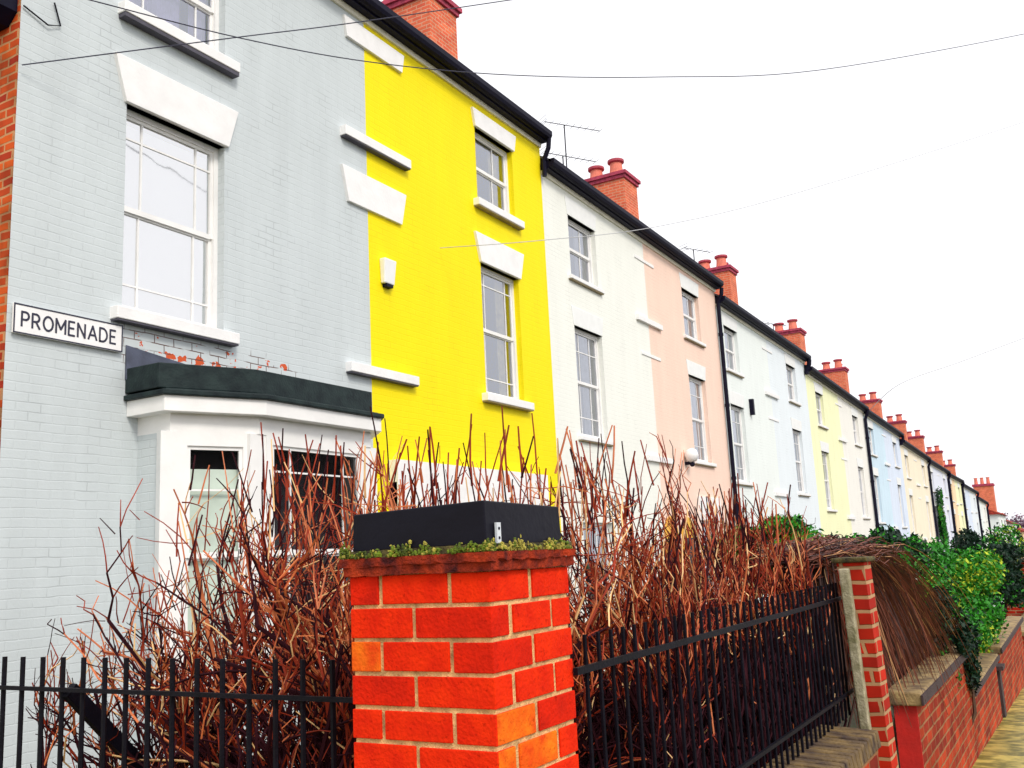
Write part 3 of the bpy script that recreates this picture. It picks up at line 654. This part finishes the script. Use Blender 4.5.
for r_ in range(20):
    z1 = ZT - r_ * CH - .003; z0 = z1 - CH + .012
    if z0 < gz(2.3): break
    A = r_ % 2 == 0
    # left (-X) face measured from its far end to the corner: fractions; right (-Y) face from the corner
    lf = [(0, .21), (.24, .705)] if A else [(0, .45)]
    ls = .735 if A else .48          # where the corner brick starts on the -X face
    re = .46 if A else .20           # where the corner brick ends on the -Y face
    rf = [(.51, 1)] if A else [(.255, .72), (.765, 1)]
    def jit(): return rr.uniform(-.0015, .0015)
    def col_(): return rr.choice([0, 0, 0, 1, 1, 0])
    special = {4: 2, 5: 2}
    dpt = .10
    for (a, b) in lf:
        bk.m = 2 if (A and r_ == 2 and a == 0) else col_(); x = PX0 + jit()
        bk.box(x, x + dpt, PY1 - W * b, PY1 - W * a, z0 + jit(), z1 + jit())
    # corner brick
    bk.m = col_(); ox = PX0 + jit(); oy = PY0 + jit(); zz0, zz1 = z0 + jit(), z1 + jit()
    ya, yb = oy, PY1 - W * ls; xe = PX0 + D_ * re
    if r_ in special:
        bk.box(ox, ox + .05, ya + .0, yb, zz0, zz1) if False else None
    bk.prism([(ox, ya), (xe, ya), (xe, ya + .08), (ox + .08, ya + .08), (ox + .08, yb), (ox, yb)], zz0, zz1)
    if r_ in special:
        bk.m = 2; bk.box(ox + .004, xe + .0005, ya - .0012, ya + .02, zz0 + .0004, zz1 - .0004)
    for (a, b) in rf:
        bk.m = 2 if r_ in (5,) and b < 1 else col_(); y = PY0 + jit()
        bk.box(PX0 + D_ * a, PX0 + D_ * b, y, y + dpt, z0 + jit(), z1 + jit())
    # hidden faces
    bk.m = 0; bk.box(PX1 - .09, PX1, PY0 + .11, PY1 - .12, z0, z1)
    bk.m = 1; bk.box(PX0 + .12, PX1 - .1, PY1 - .09, PY1, z0, z1)
bko = bk.build('brickwork', pm, pil, bevel=.005)
# tile course, mossy bed, slab
M['capbrick'] = plain('cap_tile', (.46, .045, .012), .8, .4, 22, .9, c2=(.05, .01, .012), spec=.1)
cp = MB()
def slabm(mb, d, z0, z1, nx=26, ny=26, amp=.006, seedv=1):
    """a slab with a ragged broken edge"""
    rnd = random.Random(seedv); pts = []
    x0, x1, y0, y1 = PX0 - d, PX1 + d, PY0 - d, PY1 + d
    for k in range(ny): pts.append((x0 + rnd.uniform(-amp, amp), y0 + (y1 - y0) * k / ny))
    for k in range(nx): pts.append((x0 + (x1 - x0) * k / nx, y1 + rnd.uniform(-amp, amp)))
    for k in range(ny): pts.append((x1 + rnd.uniform(-amp, amp), y1 - (y1 - y0) * k / ny))
    for k in range(nx): pts.append((x1 - (x1 - x0) * k / nx, y0 + rnd.uniform(-amp, amp)))
    lowz = [z0 + rnd.uniform(-amp, amp * .3) for _ in pts]
    mb.hexa([(x, y, z) for (x, y), z in zip(pts, lowz)][::-1], [(x, y, z1) for x, y in pts][::-1])
slabm(cp, .014, ZT + .0, ZT + .026, amp=.003); slabm(cp, .020, ZT + .027, ZT + .046, amp=.006, seedv=4)
cp.build('tile_course', M['capbrick'], pil)
M['moss'] = plain('moss', (.20, .30, .012), .95, .5, 30, 1, c2=(.03, .04, .008))
M['moss2'] = plain('dry_moss', (.42, .36, .06), .95, .4, 30, 1)
M['mortarbed'] = plain('mortar_bed', (.14, .11, .03), .95, .4, 25, 1, c2=(.015, .012, .006))
ms = MB(); ms.box(PX0 - .012, PX1 + .012, PY0 - .012, PY1 + .012, ZT + .045, ZT + .066); ms.build('mortar_bed', M['mortarbed'], pil)
ms = MB(); rnd = random.Random(3)
def blob(mb, c, rx, rz, n=6):
    c = Vector(c); top = mb.vert(c + Vector((0, 0, rz))); ring = [mb.vert(c + Vector((rx * math.cos(2 * math.pi * k / n) * rnd.uniform(.7, 1.2), rx * math.sin(2 * math.pi * k / n) * rnd.uniform(.7, 1.2), rz * rnd.uniform(.1, .5)))) for k in range(n)]
    low = [mb.vert(c + Vector((rx * .7 * math.cos(2 * math.pi * k / n), rx * .7 * math.sin(2 * math.pi * k / n), -rz * .7))) for k in range(n)]
    for k in range(n): j = (k + 1) % n; mb.face([ring[k], ring[j], top]); mb.face([low[k], low[j], ring[j], ring[k]])
for k in range(2600):
    t = rnd.random(); side = rnd.random() < .6
    if side: p = (PX0 - .012 + rnd.uniform(-.008, .012), PY0 - .02 + (W + .04) * t)
    else: p = (PX0 - .02 + (D_ + .04) * t, PY0 - .012 + rnd.uniform(-.008, .012))
    dens = .5 + .5 * math.sin(t * 23 + (1 if side else 4)) * math.sin(t * 9 + 2) + .25 * math.sin(t * 61)
    if rnd.random() > dens: continue
    ms.m = 0 if (rnd.random() < (.8 if side else .35)) else 1
    blob(ms, (p[0], p[1], ZT + .048 + abs(rnd.gauss(0, .008)) * (.5 + dens)), rnd.uniform(.002, .0065), rnd.uniform(.002, .007))
ms.build('moss', [M['moss'], M['moss2']], pil)
M['slab'] = plain('dark_slab', (.008, .008, .016), .5, .3, 4, .2, spec=.12, c2=(.006, .005, .010))
sb = MB(); zz = ZT + .064
sb.hexa([(PX0 - .002, PY0 + .005, zz), (PX1 - .025, PY0 + .0, zz), (PX1 - .005, PY1 - .02, zz), (PX0 + .0, PY1 - .01, zz)],
        [(PX0 + .0, PY0 + .01, zz + .112), (PX1 - .025, PY0 + .005, zz + .104), (PX1 - .01, PY1 - .02, zz + .105), (PX0 + .002, PY1 - .012, zz + .102)])
sb.build('top_slab', M['slab'], pil, bevel=.004)
tg = MB(); tg.box(PX0 + .035, PX0 + .055, PY0 - .0055, PY0 + .001, zz + .002, zz + .055); t_ = tg.build('metal_tag', plain('zinc', (.62, .66, .72), .4, .1, 20), pil)
tg = MB()
for dz in (.016, .04): tg.tube([(PX0 + .045, PY0 - .007, zz + dz), (PX0 + .045, PY0 - .0045, zz + dz)], .004, 8)
tg.build('hole', M['black'], t_)

# ------------------------------------------------------------------ railings
rl = thing('iron_railing', 'black iron railing running left from the brick pillar', 'railing', (2.25, 3, gz(2.2)), 'black iron railings')
c = MB(); c.box(2.24, 2.253, 1.75, 6.4, 1.222, 1.236); c.build('rail', M['iron'], rl)
c = MB(); c.box(2.24, 2.253, 1.75, 6.4, .08, .106); c.build('rail', M['iron'], rl)
y = 1.83; k = 0
while y < 6.4:
    dx = .005 * math.sin(k * 2.1); c = MB(); c.tube([(2.262 + dx, y, -.15), (2.262 + dx * .2, y + .003 * math.sin(k), 1.338)], .0088, 6); c.build('bar', M['iron'], rl); y += .1132; k += 1
a = Vector((2.27, 3.16, 1.225)); b = Vector((2.97, 3.24, .555)); e = Vector((0, .016, 0)); n_ = Vector((.018, 0, .020))
c = MB(); c.hexa([a - e - n_, a + e - n_, a + e + n_, a - e + n_], [b - e - n_, b + e - n_, b + e + n_, b - e + n_])
c.hexa([(b.x - .02, b.y - .016, -.2), (b.x + .02, b.y - .016, -.2), (b.x + .02, b.y + .016, -.2), (b.x - .02, b.y + .016, -.2)], [(b.x - .02, b.y - .016, b.z), (b.x + .02, b.y - .016, b.z), (b.x + .02, b.y + .016, b.z), (b.x - .02, b.y + .016, b.z)])
c.build('brace', M['iron'], rl)
# right railing on a low wall
rr_ = thing('iron_railing', 'black iron railing on the low wall right of the brick pillar', 'railing', (4, 1.14, gz(4)), 'black iron railings')
c = MB(); c.box(2.52, 6.15, 1.272, 1.286, 1.272, 1.292); c.build('rail', M['iron'], rr_)
c = MB(); c.box(2.52, 6.15, 1.272, 1.286, .74, .757); c.build('rail', M['iron'], rr_)
x = 2.62; k = 0
while x < 6.1:
    c = MB(); c.tube([(x, 1.294, .62), (x, 1.294, 1.375)], .0072, 6); c.build('bar', M['iron'], rr_); x += .092; k += 1
lw = thing('low_wall', 'low brick wall with ridged coping under the right railing', 'wall', (4, 1.15, gz(4)))
M['wallbrick'] = brick('street_wall_brick', (.56, .06, .018), (.26, .024, .014), (.36, .17, .08), .235, .082, .010, dirt=.4)
c = MB(); c.box(2.56, 5.72, 1.10, 1.36, gz(6) - .2, .52); c.build('wall', M['wallbrick'], lw)
M['cope'] = plain('coping_brick', (.22, .14, .05), .85, .5, 10, .8, c2=(.025, .012, .016))
c = MB(); x = 2.57
while x < 5.68:
    h = random.uniform(0, .006); c.hexa([(x, 1.07, .52), (x + .062, 1.07, .52), (x + .062, 1.40, .52), (x, 1.40, .52)], [(x, 1.08, .60 + h), (x + .062, 1.08, .60 + h), (x + .062, 1.39, .62 + h), (x, 1.39, .62 + h)]); x += .078
c.build('coping', M['cope'], lw, bevel=.006)
# leaning pier with pale post
pr = thing('brick_pier', 'slim leaning red brick gate pier with pale stone side', 'pier', (6.1, 1.2, gz(6)))
M['pierbrick'] = brick('pier_brick', (.66, .03, .010), (.42, .020, .012), (.55, .32, .17), .235, .082, .012, dirt=.35, bump=.8)
zt = 1.49; zbm = gz(6) - .1; lean = Vector((-.25, .0, 0)); bx0, bx1 = 6.02, 6.50
def lb(mb, x0, x1, y0, y1, z0, z1):
    f = lambda z: lean * ((z - zbm) / (zt - zbm)) 
    mb.hexa([Vector((x, y, z0)) + f(z0) for x, y in ((x0, y0), (x1, y0), (x1, y1), (x0, y1))], [Vector((x, y, z1)) + f(z1) for x, y in ((x0, y0), (x1, y0), (x1, y1), (x0, y1))])
c = MB(); lb(c, 6.10, 6.31, 1.09, 1.24, zbm, zt); c.build('brickwork', M['pierbrick'], pr)
c = MB(); lb(c, 6.07, 6.35, 1.065, 1.265, zt + .002, zt + .03); c.build('cap', M['mortarbed'], pr, bevel=.01)
M['palestone'] = plain('pale_stone', (.50, .45, .32), .85, .3, 14, .7, c2=(.18, .17, .08))
c = MB(); lb(c, 6.03, 6.095, 1.168, 1.222, zbm, zt - .03); c.build('stone_post', M['palestone'], pr, bevel=.008)
# street walls beyond the gate
M['copestone'] = plain('coping_stone', (.40, .28, .12), .85, .35, 9, .7, c2=(.10, .06, .035))
M['copedark'] = plain('coping_edge', (.05, .028, .03), .8, .3, 9, .6)
M['endred'] = plain('red_render', (.55, .012, .008), .7, .2, 6, .3)
def street_wall(x0, x1, zt, lab, y0=1.12, y1=1.27, end=False, cope=True, coh=.085):
    r = thing('garden_wall', lab, 'wall', ((x0 + x1) / 2, (y0 + y1) / 2, gz((x0 + x1) / 2)), 'brick walls along the pavement')
    c = MB(); c.box(x0, x1, y0, y1, gz(x1) - .3, zt - coh - .002); c.build('wall', M['wallbrick'], r)
    if end: c = MB(); c.box(x0 - .012, x0, y0 + .0, y1 + .0, gz(x1) - .3, zt - coh - .002); c.build('wall_end', M['endred'], r)
    if cope:
        c = MB(); n = max(1, int((x1 - x0) / .9)); L = (x1 - x0 + .1) / n
        for k in range(n):
            a = x0 - .05 + k * L; d = random.uniform(0, .008)
            c.hexa([(a, y0 - .05, zt - coh), (a + L - .01, y0 - .05, zt - coh), (a + L - .01, y1 + .05, zt - coh), (a, y1 + .05, zt - coh)], [(a, y0 - .04, zt + d), (a + L - .01, y0 - .04, zt + d), (a + L - .01, y1 + .04, zt + .01 + d), (a, y1 + .04, zt + .01 + d)])
        c.build('coping', M['copestone'], r, bevel=.012)
        c = MB(); c.box(x0 - .06, x1 + .04, y0 - .056, y0 - .042, zt - coh + .006, zt - .012); c.build('coping_edge', M['copedark'], r)
    return r
street_wall(7.32, 10.6, .575, 'red brick garden wall with pale coping just past the pier', end=True)
street_wall(10.602, 13.7, .16, 'lower brick garden wall under the hanging ivy', cope=True, coh=.07)
street_wall(14.3, 19.6, .19, 'brick wall with pale coping end under the yellow green bush')
street_wall(20.0, 27, -.1, 'farther brick wall along the pavement past the bush')
street_wall(27.6, 45, -.35, 'most distant brick wall at the right edge', end=False)
c = MB(); c.box(13.85, 14.1, 1.1, 1.35, gz(14) - .2, -.05); c.box(13.8, 14.15, 1.05, 1.4, -.05, .0)
tag(c.build('stone_stub', M['copedark'], origin=(14, 1.2, gz(14))), 'short dark gate stub between two street walls', 'post')
rp = thing('brick_pier', 'red brick pier at the right edge beyond the green bushes', 'pier', (27, 1.4, gz(27)))
c = MB(); c.box(26.7, 27.3, 1.2, 1.8, gz(27) - .2, .95); c.build('brickwork', M['pierbrick'], rp)
c = MB(); c.box(26.62, 27.38, 1.12, 1.88, .95, 1.05); c.build('cap', M['copestone'], rp)

# green wheelie bin behind the railing
wb = thing('wheelie_bin', 'dark green wheelie bin behind the railing and hedge', 'bin', (4.9, 2.35, gz(4.9)))
M['bin'] = plain('green_plastic', (.008, .10, .025), .4, .15, 5)
z0 = gz(4.9)
c = MB(); c.hexa([(4.68, 2.1, z0 + .06), (5.12, 2.1, z0 + .06), (5.12, 2.6, z0 + .06), (4.68, 2.6, z0 + .06)], [(4.62, 2.05, z0 + .98), (5.2, 2.05, z0 + .98), (5.2, 2.68, z0 + .98), (4.62, 2.68, z0 + .98)]); c.build('body', M['bin'], wb, bevel=.03)
c = MB(); c.hexa([(4.6, 2.02, z0 + .985), (5.22, 2.02, z0 + .985), (5.22, 2.72, z0 + .985), (4.6, 2.72, z0 + .985)], [(4.68, 2.1, z0 + 1.06), (5.14, 2.1, z0 + 1.06), (5.14, 2.66, z0 + 1.06), (4.68, 2.66, z0 + 1.06)]); c.build('lid', M['bin'], wb, bevel=.015)
for yy in (2.12, 2.58):
    c = MB(); c.tube([(5.18, yy - .03, z0 + .1), (5.18, yy + .03, z0 + .1)], .1, 14); c.build('wheel', M['black'], wb)

# ------------------------------------------------------------------ bare hedge
wood = [plain('twig_red', (.25, .028, .010), .6, .4, 9, spec=.15), plain('twig_orange', (.54, .14, .04), .6, .3, 9), plain('twig_pale', (.82, .50, .22), .6, .25, 9), plain('wood_dark', (.030, .006, .010), .8, .5, 9, spec=.08)]
def rv(r, s): return Vector((r.uniform(-s, s), r.uniform(-s, s), r.uniform(-s, s)))
def hedge_shrub(x, y, top, spread, lab, seed, stems=7, fill=60, side=1.0, group='bare clipped hedge shrubs behind the railings', lowdense=0, dark=.5, shoots=30):
    r = random.Random(seed); zb = gz(x); H = top - zb
    root = thing('hedge_shrub', lab, 'shrub', (x, y, zb), group)
    br = MB(); tw = MB(); ymin = 1.42
    def keep(p):
        if p.y < ymin: p.y = ymin + r.uniform(0, .05)
        if p.x < 2.44: p.x = 2.44 + r.uniform(0, .07)
        return p
    def limit(p): return top + .04 - max(0, p.y - 2.75) * .38 - max(0, p.y - .25 * (p.x - 2.9) - 3.62) * 2.0
    def path(p, d, L, n, wob):
        pts = [p.copy()]
        for k in range(n):
            d = (d + rv(r, wob)).normalized(); q = keep(p + d * (L / n))
            if q.z > limit(q): break
            p = q; pts.append(p.copy())
        return pts, d
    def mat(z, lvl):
        if r.random() < (dark if z < 1.18 else .22) or (lvl < 2 and r.random() < .8): return 3  # darker low down: old wood, plus hedge interior shade put into colour
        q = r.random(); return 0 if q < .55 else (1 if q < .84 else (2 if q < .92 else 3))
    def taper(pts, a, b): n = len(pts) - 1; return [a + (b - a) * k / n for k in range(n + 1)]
    def grow(p, d, L, rad, lvl):
        pts, de = path(p, d, L, (5, 4, 4, 3)[lvl], (.16, .22, .28, .22)[lvl])
        if len(pts) < 3 and lvl < 3: return
        if len(pts) < 2: return
        mb = br if lvl < 2 else tw; mb.m = mat(pts[-1].z, lvl)
        mb.tube(pts, taper(pts, rad, rad * .62), (6, 5, 4, 3)[lvl])
        if lvl == 3:
            return
        nch = (5, 5, 5)[lvl] + r.randint(-1, 1)
        for c in range(nch):
            k = r.randint(max(1, len(pts) // 2 - 1), len(pts) - 1); q = pts[k]
            axis = (pts[k] - pts[k - 1]).normalized(); sd = axis.cross(rv(r, 1)); 
            if sd.length < 1e-3: continue
            sd.normalize(); a = R(r.uniform(18, 52)); nd = axis * math.cos(a) + sd * math.sin(a) * spread; nd.z += .22; nd.normalize()
            grow(q, nd, (0, r.uniform(.20, .38) * H, r.uniform(.12, .26) * H, r.uniform(.07, .22))[lvl + 1], max(.0021, rad * (.54, .50, .62)[lvl]), lvl + 1)
    for s in range(stems):
        a = r.uniform(0, 6.28); tilt = r.uniform(.05, .55) * side
        p = Vector((x + r.uniform(-.12, .12), y + r.uniform(-.12, .12), zb)); d = Vector((math.cos(a) * tilt, math.sin(a) * tilt * 1.1 + (.22 if y > 3.1 else 0), 1)).normalized()
        grow(p, d, r.uniform(.42, .58) * H, r.uniform(.013, .024), 0)
    for q in range(shoots):          # straight young shoots above the clipped heads
        p = Vector((x + r.gauss(0, .2) * spread, y + r.gauss(0, .18) * spread, top - r.uniform(.15, .5))); keep(p)
        if p.z > limit(p): continue
        tl = r.uniform(0, .4); a = r.uniform(0, 6.28); d = Vector((math.cos(a) * tl, math.sin(a) * tl, 1)).normalized(); L = min(r.uniform(.15, .42), limit(p) + r.uniform(-.05, .09) - p.z)
        if L < .06: continue
        pts = [p]; 
        for k in range(3): d = (d + rv(r, .06)).normalized(); pts.append(pts[-1] + d * L / 3)
        tw.m = mat(9, 3); q_ = r.uniform(.0034, .0058); tw.tube(pts, taper(pts, q_, q_ * .7), 4)
    for q in range(fill):
        p = Vector((max(2.46, x + r.gauss(0, .26) * spread), max(1.44, y + r.gauss(0, .2) * spread), zb + H * r.uniform(.15, .9)))
        pts, _ = path(p, Vector((r.uniform(-1, 1), r.uniform(-1, 1), r.uniform(-.2, 1.3))).normalized(), r.uniform(.1, .35), 3, .3)
        if len(pts) < 2: continue
        tw.m = mat(pts[-1].z, 3); q_ = r.uniform(.0018, .0036); tw.tube(pts, taper(pts, q_, q_ * .6), 3)
    for q in range(lowdense):  # extra dark stems low down, added to paint the hedge interior's shade
        p = Vector((x + r.gauss(0, .25), max(1.44, y + r.gauss(0, .2)), zb + r.uniform(0, 1.05)))
        pts, _ = path(p, Vector((r.uniform(-.6, .6), r.uniform(-.6, .6), 1)).normalized(), r.uniform(.25, .6), 3, .25)
        if len(pts) < 2: continue
        br.m = 3; q_ = r.uniform(.004, .009); br.tube(pts, taper(pts, q_, q_ * .7), 4)
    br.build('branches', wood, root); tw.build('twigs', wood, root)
    return root
hl = [
 (2.95, 2.15, 2.06, 'bare reddish shrub directly left of the brick pillar', .9, 110, 1),
 (3.0, 2.50, 2.12, 'bare shrub in front of the bay window glass', .9, 80, 1),
 (2.90, 2.78, 2.12, 'bare thorny shrub before the left light of the bay window', 1.0, 50, 1),
 (3.1, 3.15, 2.05, 'bare shrub with dark forked branches before the bay corner and grey wall', 1.0, 25, 1),
 (3.0, 3.38, 1.80, 'lowest spreading bare shrub at the left end of the hedge', .95, 8, 1),
 (3.15, 2.10, 2.04, 'bare shrub rising behind the left half of the pillar slab', .9, 70, 1),
 (3.45, 1.95, 2.08, 'bare shrub rising behind the right half of the pillar slab', .9, 120, 0),
 (3.65, 2.75, 2.00, 'bare shrub in the second row in front of the bay corner', .9, 50, 1),
 (3.80, 1.78, 2.08, 'tall bare shrub just right of the pillar against the white house', .7, 150, 0),
 (4.40, 1.75, 1.62, 'low pale twigged shrub against the pink house', .85, 300, 0),
 (4.85, 1.75, 1.62, 'short bare shrub behind the middle of the right railing', .85, 400, 0),
 (5.25, 1.72, 1.78, 'dense bare shrub in front of the pale mint house', .8, 450, 0),
 (5.75, 1.72, 1.92, 'tallest dense red shrub beside the leaning pier', .75, 450, 0),
 (6.1, 1.95, 1.86, 'dense red twigged shrub behind the top of the leaning pier', .75, 350, 0),
 (5.0, 2.05, 1.72, 'bare shrub in the second row behind the right railing', .85, 400, 0),
]
for i, (x, y, top, lab, sp, ld, left) in enumerate(hl):
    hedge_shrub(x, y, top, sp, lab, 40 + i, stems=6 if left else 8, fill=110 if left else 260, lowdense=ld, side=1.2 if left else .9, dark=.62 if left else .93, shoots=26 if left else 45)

# drooping dry shrub over the wall
dsb = thing('drooping_shrub', 'brown drooping shrub of long dry stems beside the leaning pier', 'shrub', (7.2, 1.7, gz(7.2)))
r = random.Random(9); dm = MB()
brown = [plain('dry_stem_brown', (.16, .04, .02), .7, .3, 9), plain('dry_stem_tan', (.48, .24, .10), .7, .3, 9), plain('dry_stem_dark', (.05, .018, .016), .7, .3, 9)]
for k in range(2600):
    a = Vector((7.0 + r.gauss(0, .25), 1.66 + r.gauss(0, .14), 1.52 + r.gauss(0, .04)))
    out = Vector((r.uniform(.3, 3.1), r.uniform(-.48, .35), 0)); drop = r.uniform(.5, 1.25)
    pts = []
    for j in range(7):
        t = j / 6; pts.append(a + out * t + Vector((0, 0, .10 * math.sin(t * 3.1) - drop * t ** 2)) + rv(r, .012))
    dm.m = r.choice([0, 0, 0, 0, 2, 2, 1 if r.random() < .35 else 0]); q = r.uniform(.002, .0045); dm.tube(pts, [q, q, q, q * .9, q * .8, q * .7, q * .5], 3, cap=False)
dm.build('stems', brown, dsb)
dm = MB()
for k in range(40):
    x, y = 6.8 + r.gauss(0, .15), 1.65 + r.gauss(0, .1); dm.tube([(7.1 + r.gauss(0, .1), 1.75, gz(7)), (x, y, .8), (x + r.gauss(0, .06), y, 1.5)], .008, 4)
dm.m = 0; dm.build('base_stems', [brown[2]], dsb)

# ------------------------------------------------------------------ leafy shrubs
def leafmat(name, c, c2): 
    m, n, l, p = newmat(name); oi = n.new('ShaderNodeTexCoord'); no = n.new('ShaderNodeTexNoise'); no.inputs['Scale'].default_value = 14; l.new(oi.outputs['Object'], no.inputs['Vector'])
    rp = n.new('ShaderNodeValToRGB'); rp.color_ramp.elements[0].position = .35; rp.color_ramp.elements[1].position = .65; rp.color_ramp.elements[0].color = c4(c2); rp.color_ramp.elements[1].color = c4(c)
    l.new(no.outputs['Fac'], rp.inputs[0]); l.new(rp.outputs[0], p.inputs['Base Color']); p.inputs['Roughness'].default_value = .5; p.inputs['Specular IOR Level'].default_value = .2; return m
LM = {'green': [leafmat('leaf_green', (.04, .30, .015), (.012, .11, .012)), leafmat('leaf_yellow', (.60, .60, .03), (.12, .34, .02)), leafmat('leaf_dark', (.006, .035, .012), (.003, .012, .010))]}
M['bark'] = plain('bark', (.09, .05, .03), .9, .3, 12, .6)
def leafy(name, lab, cat, c, rad, n, ls, mix, seed, trunk=True, group='green shrubs over the garden walls', clumps=22, droop=0):
    r = random.Random(seed); c = Vector(c); zb = gz(c.x)
    root = thing(name, lab, cat, (c.x, c.y, zb if trunk else c.z), group)
    cl = []
    for k in range(clumps):
        d = rv(r, 1); 
        while d.length > 1 or d.length < .25: d = rv(r, 1)
        cl.append((c + Vector((d.x * rad[0], d.y * rad[1], d.z * rad[2])) * .85, r.uniform(.22, .42), r.random()))
    mb = MB(); rm = min(rad)
    for k in range(n):
        cc, cr, tone = r.choice(cl); d = rv(r, 1)
        while d.length > 1: d = rv(r, 1)
        p = cc + Vector((d.x * rad[0], d.y * rad[1], d.z * rad[2])) * cr * (1.25 if r.random() < .2 else 1)
        u = rv(r, 1).normalized(); v = u.cross(rv(r, 1)).normalized(); s = ls * r.uniform(.6, 1.4)
        q = r.random() * .5 + tone * .5
        mb.m = 1 if q < mix[1] else (2 if q > 1 - mix[2] else 0)
        mb.face([mb.vert(p - u * s), mb.vert(p + v * s * .45), mb.vert(p + u * s), mb.vert(p - v * s * .45)])
    mb.build('foliage', LM['green'], root)
    t = MB()
    for k in range(9):
        cc = r.choice(cl)[0]; b = Vector((c.x + r.uniform(-.1, .1), c.y + r.uniform(-.1, .1), zb if trunk else c.z - rad[2] * .8)); m_ = (b + cc) / 2 + rv(r, .08); t.tube([b, m_, cc], [.03, .02, .008], 5)
    t.build('branches', M['bark'], root)
    return root
leafy('green_shrub', 'green leafy shrub rising behind the drooping brown stems', 'shrub', (11.2, 2.05, 1.30), (2.8, .55, .56), 22000, .030, (0, .18, .45), 21)
leafy('green_shrub', 'green shrub just behind the dense red hedge', 'shrub', (8.3, 2.2, 1.58), (1.4, .4, .33), 15000, .024, (0, .30, .2), 27)
leafy('green_shrub', 'yellow green bush above the street walls at the right', 'shrub', (14.2, 1.5, .78), (2.2, .6, .72), 26000, .032, (0, .42, .10), 22)
leafy('green_shrub', 'green bush spilling over the wall behind the ivy', 'shrub', (12.0, 1.45, .72), (1.2, .35, .5), 12000, .028, (0, .2, .3), 26)
leafy('ivy', 'dark ivy hanging down over the brick garden wall', 'ivy', (10.3, 1.22, .66), (.85, .26, .58), 14000, .026, (0, .02, .75), 23, clumps=18)
leafy('evergreen_tree', 'dark evergreen tree at the right below the distant roofs', 'tree', (24.5, 1.95, 1.0), (2.6, 1.0, 1.05), 22000, .05, (0, .12, .62), 24, group='')
leafy('green_shrub', 'dark bush at the right edge beyond the evergreen', 'shrub', (34, 1.5, .4), (3.2, .8, .9), 12000, .06, (0, .1, .6), 25)
leafy('climbing_ivy', 'thin climbing plant up the cream house wall', 'ivy', (66.5, 7.4, 2.8), (1.6, .25, 2.2), 5000, .07, (0, .1, .5), 28, trunk=False, group='')

# ------------------------------------------------------------------ distant trees and roofs beyond the end
def backdrop_tree(x, y, h, s, lab):
    return leafy('distant_tree', lab, 'tree', (x, y, gz(140) + h * .6), (s, s * .8, h * .42), 6000, .3, (0, .0, .8), s_ := int(x * 7 + y), group='distant trees beyond the terrace', clumps=30)
LM_far = LM['green']
LM['green'] = [leafmat('far_leaf', (.30, .16, .20), (.24, .14, .20)), leafmat('far_leaf_b', (.35, .2, .22), (.3, .2, .2)), leafmat('far_leaf_dark', (.22, .12, .18), (.16, .1, .14))]
backdrop_tree(235, 14, 13, 9, 'hazy purple brown tree beyond the last roofs, nearer the terrace')
backdrop_tree(260, 2, 13, 10, 'hazy purple brown tree at the right edge of the skyline')
LM['green'] = LM_far

# ------------------------------------------------------------------ overhead wires
def ray(px, py): return AX_R * (px - 512) / 964.8 + AX_D * (py - 384) / 964.8 + AX_F
def wire(pts, rad, lab, mat='wire'):
    P_ = [Vector((0, 0, EYE)) + ray(px, py) * t for px, py, t in pts]; out = []
    n = len(P_)
    for i in range(n - 1):
        p0, p1, p2, p3 = P_[max(0, i - 1)], P_[i], P_[i + 1], P_[min(n - 1, i + 2)]
        for k in range(8):
            t = k / 8; out.append(.5 * ((2 * p1) + (p2 - p0) * t + (2 * p0 - 5 * p1 + 4 * p2 - p3) * t * t + (3 * p1 - p0 - 3 * p2 + p3) * t ** 3))
    out.append(P_[-1]); c = MB(); c.tube(out, rad, 5); o = c.build('overhead_wire', M[mat], origin=P_[0]); tag(o, lab, 'wire', 'overhead wires')
M['wire'] = plain('wire_dark', (.03, .03, .06), .6, .1)
M['wirepale'] = plain('wire_pale', (.5, .5, .52), .6, .1)
wire([(22, 65, 8.55), (240, 37, 9.6), (345, 24, 10.2), (510, 0, 11.4), (640, -20, 12.6)], .006, 'dark wire climbing from the brick corner across the grey wall')
wire([(60, -8, 8.6), (90, 0, 8.8), (240, 38, 9.5), (370, 62, 10.3), (510, 75, 11.3), (660, 77, 12.5), (820, 70, 14), (1024, 34, 17), (1100, 14, 19)], .006, 'long dark wire sagging across the yellow house and sky')
wire([(440, 248, 7.56 / ray(440, 248).y), (545, 240, 14), (660, 226, 17), (800, 192, 20), (1024, 122, 26), (1090, 98, 28)], .006, 'faint pale wire crossing the white house and the sky', 'wirepale')
wire([(868, 412, 7.42 / ray(868, 412).y), (900, 384, 41), (960, 362, 42), (1024, 338, 44), (1080, 318, 46)], .014, 'faint pale wire low in the sky at the right', 'wirepale')
